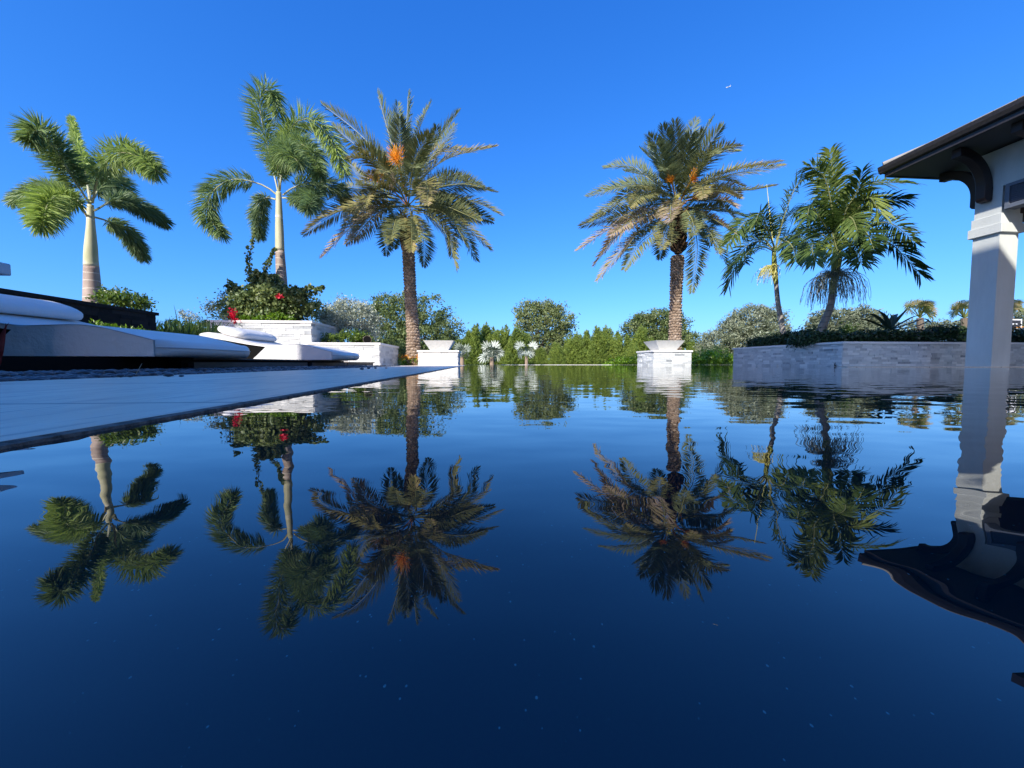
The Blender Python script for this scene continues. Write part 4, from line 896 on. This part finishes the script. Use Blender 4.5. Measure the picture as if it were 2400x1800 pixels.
fan_palm('silver_fan_palm','silver fan palm with an open crown and pale trunk below the oak tree','palm tree',[(1234,855),(1234,836)],bleafs(1234,830,8,24,22),M['bismarck'],31,.60,.13,'silver fan palms across the lawn',spread=2.0,n=15,tm=M['boot'])
def wleafs(cx,cy,s,seed):
    out=[]
    for k in range(22):
        a=rng.uniform(-.5,math.pi+.5); r=rng.uniform(.35,1)*s; out.append((cx+math.cos(a)*r*1.15,cy-math.sin(a)*r*.8,rng.uniform(-.6,.6),rng.uniform(.75,1),.9,rng.uniform(.2,.9)))
    return out
fan_palm('fan_palm','bushy green fan palm seen above the agave in the dark hedge','palm tree',[(2158,860),(2158,800),(2156,745)],wleafs(2155,728,26,1),M['wash'],24,.62,.16,None,n=18,spread=1.7,droop=.9)
fan_palm('fan_palm','fan palm standing directly behind the pavilion column','palm tree',[(2262,860),(2262,800),(2260,745)],wleafs(2262,728,28,2),M['wash'],24,.62,.16,None,n=18,spread=1.7,droop=.9)
fan_palm('fan_palm','pale fan palm to the right of the column above the backboard','palm tree',[(2368,860),(2368,800),(2366,735)],wleafs(2362,722,22,3),M['wash'],26,.6,.16,None,n=18,spread=1.7,droop=.9)

# basketball backboard
root=empty('basketball_hoop',tuple(P(2375,760,22)*[1,1,0]+[0,0,-.14]),TH); tag(root,'white framed basketball backboard far behind the column','basketball hoop')
z1=P(2375,748,22)[2]+.14; z0=P(2375,772,22)[2]+.14; 
g=MB(); w2=.55
g.box(-w2,w2,0,.03,z1-.06,z1); g.box(-w2,w2,0,.03,z0,z0+.06); g.box(-w2,-w2+.06,0,.03,z0+.061,z1-.061); g.box(w2-.06,w2,0,.03,z0+.061,z1-.061); g.build('frame',M['white'],root)
g=MB(); g.box(-w2+.061,w2-.061,.01,.02,z0+.061,z1-.061); g.build('board',M['darkmetal'],root)
g=MB(); zc=z0+.16; g.box(-.25,.25,-.012,-.002,zc+.12,zc+.17); g.build('target_mark',M['white'],root)
g=MB(); g.tube([(.23*math.cos(a),-.28+.23*math.sin(a),z0+.1) for a in np.linspace(0,6.28,20)],.012,6); g.build('rim',M['orange'],root)
g=MB(); g.tube([(0,.6,0),(0,.6,z0*.8),(0,.05,z0+.3)],.06,8); g.build('post',M['darkmetal'],root)

# dark hedge and agave in the right bed
def bed_hedge(label,px0,px1,pt0,pt1,Y,dep,dens,seed,Y0=None):
    Ya_=Y0 or Y; a=P(px0,850,Ya_); b=P(px1,850,Y); root=empty('hedge',(0,0,0)); tag(root,label,'hedge','dark hedge plants in the right bed')
    n=int(dens*(b[0]-a[0])); x=rng.uniform(a[0],b[0],n); u=(x-a[0])/(b[0]-a[0]); y=Ya_*(1-u)+Y*u+rng.uniform(0,dep,n); top=P(px0,pt0,Ya_)[2]*(1-u)+P(px1,pt1,Y)[2]*u
    z=hw-.03+(top-hw)*rng.uniform(0,1,n)**.7*(.85+.2*np.sin(x*5+seed)); Vs=[];va=[]
    for c in zip(x,y,z):
        nn=int(rng.uniform(14,26)); p=np.array(c)+rng.normal(size=(nn,3))*.05
        Vs.append(leaves(p,unit(rand_unit(nn)+[0,0,.4]),.055*rng.uniform(.7,1.4,nn),.028)); va.append(np.clip(.4+rng.normal(0,.25,nn),0,1))
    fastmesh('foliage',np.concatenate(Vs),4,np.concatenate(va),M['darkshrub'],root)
    g=MB()
    for k in range(6): xx=a[0]+(b[0]-a[0])*(k+.5)/6; g.tube([(xx,Y+dep/2,hw-.06),(xx+.04,Y+dep/2,(hw+top.mean())/2)],[.012,.006],5)
    g.build('stems',M['bark'],root)
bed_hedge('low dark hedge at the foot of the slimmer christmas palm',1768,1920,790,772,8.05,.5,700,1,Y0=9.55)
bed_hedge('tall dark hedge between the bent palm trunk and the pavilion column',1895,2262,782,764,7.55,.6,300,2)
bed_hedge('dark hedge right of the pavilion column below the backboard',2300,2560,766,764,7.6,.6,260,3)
hedge('shrub','loose mid green shrub behind the dark hedge beside the bent trunk',1935,2030,768,9.0,M['shrub'],160,.06,.025,dep=.5,var=.3,z0=.3,rc=.12,cat='shrub')
def blade(mb,base,pts_,w_,var,fold=.35):
    C=spline([np.array(base)]+[np.array(p) for p in pts_],12); T=unit(np.gradient(C,axis=0)); n=len(C); V=[];F=[]
    s=unit(np.cross(T[0],[0,0,1.])+1e-6)
    for i in range(n):
        u=i/(n-1); ww=w_*(math.sin(math.pi*min(1,.25+.75*u))**.8 if u<.999 else 0)*.5; sd=unit(s-T[i]*np.dot(s,T[i])); nn=np.cross(sd,T[i])
        V+=[C[i]-sd*ww+nn*ww*fold,C[i],C[i]+sd*ww+nn*ww*fold]
    for i in range(n-1):
        a=i*3; F+=[(a,a+1,a+4,a+3),(a+1,a+2,a+5,a+4)]
    mb.add(V,F,var)
root=empty('agave'); tag(root,'large dark agave with long arching leaves above the tall hedge','agave'); Ya=7.9; b0=P(2085,775,Ya)
for (q,w_) in [([(2040,755),(2010,748),(1985,750)],.10),([(2060,748),(2035,736),(2012,749)],.09),([(2075,745),(2064,733),(2052,725)],.09),([(2090,745),(2086,735),(2085,733)],.05),([(2094,748),(2099,740),(2105,735)],.13),([(2105,750),(2118,735),(2128,722)],.12),([(2120,755),(2145,742),(2175,737)],.10),([(2140,757),(2168,748),(2188,765)],.10),([(2150,765),(2180,752),(2190,763)],.08),([(2086,760),(2080,748),(2084,732)],.06)]:
    g=MB(); dy=rng.uniform(-.25,.15); pp=[P(a,b,Ya+dy*(i+1)/3) for i,(a,b) in enumerate(q)]; blade(g,b0,pp,w_,float(rng.random())); g.build('leaf',M['agave'],root)

# ------------------------------------------------------------------ planting on the left
# bougainvillea in the tall planter
root=empty('bougainvillea'); tag(root,'large bougainvillea bush with red flowers and long arching canes in the taller planter','shrub')
k=9.2/FPX
def BL(px,py,rx,ry,Y=9.2,d=1): c=P(px,py,Y); return (c[0],c[1],c[2],rx*Y/FPX,min(rx,55)*Y/FPX*d,ry*Y/FPX)
cloud('foliage',[BL(595,718,50,36,9.1,.8),BL(655,715,58,36,9.2,.7),BL(700,720,42,30,9.4,.8),BL(560,728,34,24,9.0),BL(635,694,50,20,9.1)],330,27,.19,.075,.055,M['boug'],root,var=.5,up=.1)
cloud('foliage',[BL(520,728,32,24,9.3),BL(548,705,28,24,9.3)],60,26,.14,.05,.03,M['greytree'],root,var=.2)
cloud('foliage',[BL(645,745,40,8,8.85,.5),BL(590,748,45,6,8.85,.5)],60,22,.10,.05,.04,M['brightshrub'],root,var=.4)
canes=[[(590,700),(585,650),(584,610),(592,560),(598,540)],[(610,690),(620,640),(635,600),(645,583)],[(640,680),(632,650),(640,650),(645,645)],[(565,705),(545,690),(535,672),(531,670)],[(700,710),(725,690),(745,680),(758,672)],[(600,690),(605,655),(610,640)],[(690,700),(695,680),(692,672)],[(630,690),(625,665),(618,645)],[(575,700),(560,680),(550,678)],[(720,720),(735,715),(745,720)],[(590,690),(598,640),(606,640),(612,650)]]
for k_ in range(16):
    x_=rng.uniform(550,730); t_=rng.uniform(648,680)+abs(x_-640)*.12; canes.append([(x_,705),(x_+rng.normal(0,8),(705+t_)/2),(x_+(x_-640)*.18+rng.normal(0,8),t_)])
g=MB(); Vs=[];va=[]
for q in canes:
    C=spline([P(a,b,9.0+rng.uniform(-.1,.1)) for a,b in q],40); g.tube(C[::3],list(np.linspace(.010,.003,len(C[::3]))),4)
    for i,c in enumerate(C):
        for s_ in range(7 if i<26 else 5):
            p=c+rng.normal(0,.035 if i<30 else .02,3); ax=unit(rng.normal(size=3)+[0,0,-.2]); Vs.append(leaves(p[None],ax[None],.085*rng.uniform(.6,1.1),.07*rng.uniform(.7,1.1))); va.append([float(np.clip(rng.normal(.35,.2),0,1))])
g.build('cane',M['bark'],root); fastmesh('cane_leaves',np.concatenate(Vs),4,np.concatenate(va),M['boug'],root)
for (px,py,rx,ry,n) in ((545,740,8,16,110),(552,752,9,7,60),(654,695,8,5,50)):
    c=P(px,py,8.36 if px<600 else 8.5); kk=8.7/FPX; p=c+rng.normal(size=(n,3))*np.array([rx*kk,.05,ry*kk])*.5
    fastmesh('blossoms',leaves(p,rand_unit(n),.05,.042),4,rng.random(n),M['red'],root)
n=70; p=P(556,762,8.42)+rng.normal(size=(n,3))*np.array([.09,.03,.035]); fastmesh('foliage',leaves(p,rand_unit(n),.055,.035),4,rng.random(n)*.5,M['boug'],root)
# silver shrub, green shrub, disc
root=empty('silver_shrub'); tag(root,'pale silver leaved shrub behind the lower planter','shrub')
cloud('foliage',[BL(800,745,45,32,10.2),BL(840,750,42,32,10.4),BL(865,765,28,28,10.4),BL(775,760,28,25,10.1),BL(820,722,45,20,10.3),BL(770,740,25,20,10.2)],420,30,.15,.055,.026,M['silverleaf'],root,var=.62,up=.4)
g=MB()
for x in (790,815,840,860): c=P(x,850,10.3); g.tube([(c[0],10.3,.4),(c[0]+rng.normal(0,.1),10.3,.9),(c[0]+rng.normal(0,.2),10.3,1.3)],[.02,.014,.006],5)
g.build('trunk',M['bark'],root)
root=empty('shrub'); tag(root,'low glossy yellow green shrub inside the lower planter','shrub')
cloud('foliage',[BL(800,792,42,11,8.95,.5),BL(830,790,35,13,9.1,.5),BL(775,796,20,8,8.95,.5),BL(850,796,20,9,9.1)],120,30,.09,.042,.026,M['shrub'],root,var=.65,up=.5)
root=empty('garden_speaker',tuple(P(861,802,8.85)*[1,1,0]+[0,0,.50]),TH+R(12)); tag(root,'round dark disc shaped garden speaker on the lower planter','garden speaker')
g=MB(); rr=.085; V=[]; 
for y in (0,.05):
    V+=[(rr*math.cos(a),y,.10+rr*math.sin(a)*1.0) for a in np.linspace(0,2*math.pi,28,endpoint=False)]
g.add(V,[tuple(reversed(range(28))),tuple(range(28,56))]+[(i,(i+1)%28,28+(i+1)%28,28+i) for i in range(28)]); g.build('body',M['black'],root)
g=MB(); g.tube([((rr+.004)*math.cos(a),-.004,.10+(rr+.004)*math.sin(a)) for a in np.linspace(0,2*math.pi,29)],.006,6); g.build('rim',M['bark'],root)
g=MB(); g.box(-.02,.02,.01,.04,-.03,.02); g.build('foot',M['darkmetal'],root)
# shrub behind the charcoal wall
root=empty('shrub'); tag(root,'leafy sunlit shrub behind the charcoal wall next to the thick palm trunk','shrub')
cloud('foliage',[BL(292,705,45,18,6.6),BL(265,695,20,16,6.6),BL(320,712,25,12,6.6)],80,26,.11,.06,.028,M['shrub'],root,var=.55,up=.4)
Vs=[];va=[];g=MB()
for (x,y) in ((243,672),(265,676),(275,673),(293,676),(300,690),(285,690)):
    C=spline([P(x+8,y+40,6.6),P(x+3,y+20,6.6),P(x,y,6.6)],12); g.tube(C,[.004]*12,4)
    for c in C[3:]:
        nn=4; Vs.append(leaves(c+rng.normal(0,.014,(nn,3)),unit(rand_unit(nn)+[0,0,.6]),.06,.024)); va.append(rng.uniform(.2,.7,nn))
g.tube([P(290,850,6.6)*[1,1,0]+[0,0,-.1],P(290,720,6.6)],[.02,.012],6)
g.build('stems',M['bark'],root); fastmesh('foliage',np.concatenate(Vs),4,np.concatenate(va),M['shrub'],root)
root=empty('shrub'); tag(root,'low bright leafed shrubs between the charcoal wall and the nearer lounger','shrub')
cloud('foliage',[BL(238,768,16,13,4.7),BL(270,775,25,8,4.8),BL(310,778,32,7,5.2),BL(345,785,25,6,5.6)],90,22,.06,.05,.017,M['brightshrub'],root,var=.55,up=.8)
# strap-leaved clump
root=empty('strap_leaf_plant'); tag(root,'dense clump of dark green strap leaves at the end of the charcoal wall','plant'); g=MB()
for k_ in range(330):
    px=rng.uniform(352,512); t=(px-352)/160; top=rng.uniform(742,775)+10*abs(t-.4); lean=rng.normal(-6 if px<430 else 3,12); Y=rng.uniform(6.2,7.0)
    b_=P(px,800,Y); mid=P(px+lean*.4,(795+top)/2,Y); tp=P(px+lean,top,Y+rng.normal(0,.05)); blade(g,b_,[mid,tp],.028,float(rng.random()),.2)
for (x,y) in ((407,712),(471,738),(396,740)): blade(g,P(x+14,790,6.5),[P(x+8,(y+790)/2,6.5),P(x,y,6.5)],.02,.4,.2)
g.build('leaves',M['strap'],root)
tree('bush','small silvery shrub behind the strap leaf clump','shrub',[(437,738,14,11),(455,745,10,8)],9,M['silverleaf'],30,20,.07,.04,.018,trunk_px=440,var=.4)
tree('bush','round dark green shrub left of the taller planter','shrub',[(480,772,32,20),(505,780,18,14),(420,765,30,12)],8.4,M['shrub'],90,26,.10,.05,.025,trunk_px=480,var=.3)
# red cordyline at the left edge
root=empty('red_cordyline',tuple(P(0,860,1.6)*[1,1,0])); tag(root,'dark red strap leaved plant cut by the left edge of the view','plant')
for (q,w_) in [([(-4,830),(6,790),(14,763)],.028),([(2,830),(8,790),(15,764),(22,755)],.014),([(0,830),(9,790),(13,768),(13,756)],.013),([(-30,820),(-40,770),(-60,740)],.03),([(-20,820),(-20,780),(-25,745)],.03),([(-50,830),(-80,800),(-110,790)],.03),([(-5,850),(-6,800),(-2,782)],.02)]:
    g=MB(); blade(g,P(-14,868,1.62)-np.array([root.location[0],root.location[1],0]),[P(a,b,1.6)-np.array([root.location[0],root.location[1],0]) for a,b in q],w_,float(rng.random()),.3); g.build('leaf',M['cordy'],root)
tree('bush','dense green shrub filling the gap behind the silver shrub and the low planter','shrub',[(880,810,40,28),(915,825,40,25),(850,790,30,25)],14,M['oak'],150,26,.2,.08,.045,trunk_px=890,var=.35)

# distant airliner
pc=P(1707,204,2600); root=empty('airliner',tuple(pc)); tag(root,'tiny white airliner crossing the clear blue sky','airplane')
root.rotation_euler=(0,R(-20),R(12))
g=MB(); g.tube([(-19,0,0),(-17,0,0),(-10,0,0),(12,0,0),(19,0,1.5)],[.6,1.8,2.1,2.0,.4],12); g.build('fuselage',M['white'],root,smooth=True)
for s_ in (-1,1):
    g=MB(); g.add([(-4,s_*1.5,-.6),(3,s_*1.5,-.6),(8,s_*17,.8),(5.5,s_*17,.8),(-4,s_*1.5,-.2),(3,s_*1.5,-.2),(8,s_*17,1.0),(5.5,s_*17,1.0)],[(0,1,2,3),(7,6,5,4),(0,4,5,1),(1,5,6,2),(2,6,7,3),(3,7,4,0)]); g.build('wing',M['white'],root)
g=MB(); g.add([(13,-.15,1.5),(18,-.15,1.5),(20,-.15,7.5),(17.5,-.15,7.5),(13,.15,1.5),(18,.15,1.5),(20,.15,7.5),(17.5,.15,7.5)],[(0,1,2,3),(7,6,5,4),(0,4,5,1),(1,5,6,2),(2,6,7,3),(3,7,4,0)]); g.build('tail_fin',M['white'],root)
g=MB(); g.box(15,18,-6,6,1.6,1.9); g.build('tailplane',M['white'],root)

# a wood closes the view beyond the rows of trees
n=9000; a=rng.uniform(-95,95,n); y=rng.uniform(60,66,n); z=rng.uniform(-.1,3.0,n)**1.0
struct(fastmesh('distant_treeline',leaves(np.stack([a,y,z],1),rand_unit(n),1.1,.7),4,rng.random(n),M['oak']),'stuff')
sc.cycles.max_bounces=8; sc.cycles.transparent_max_bounces=8; sc.cycles.sample_clamp_indirect=8
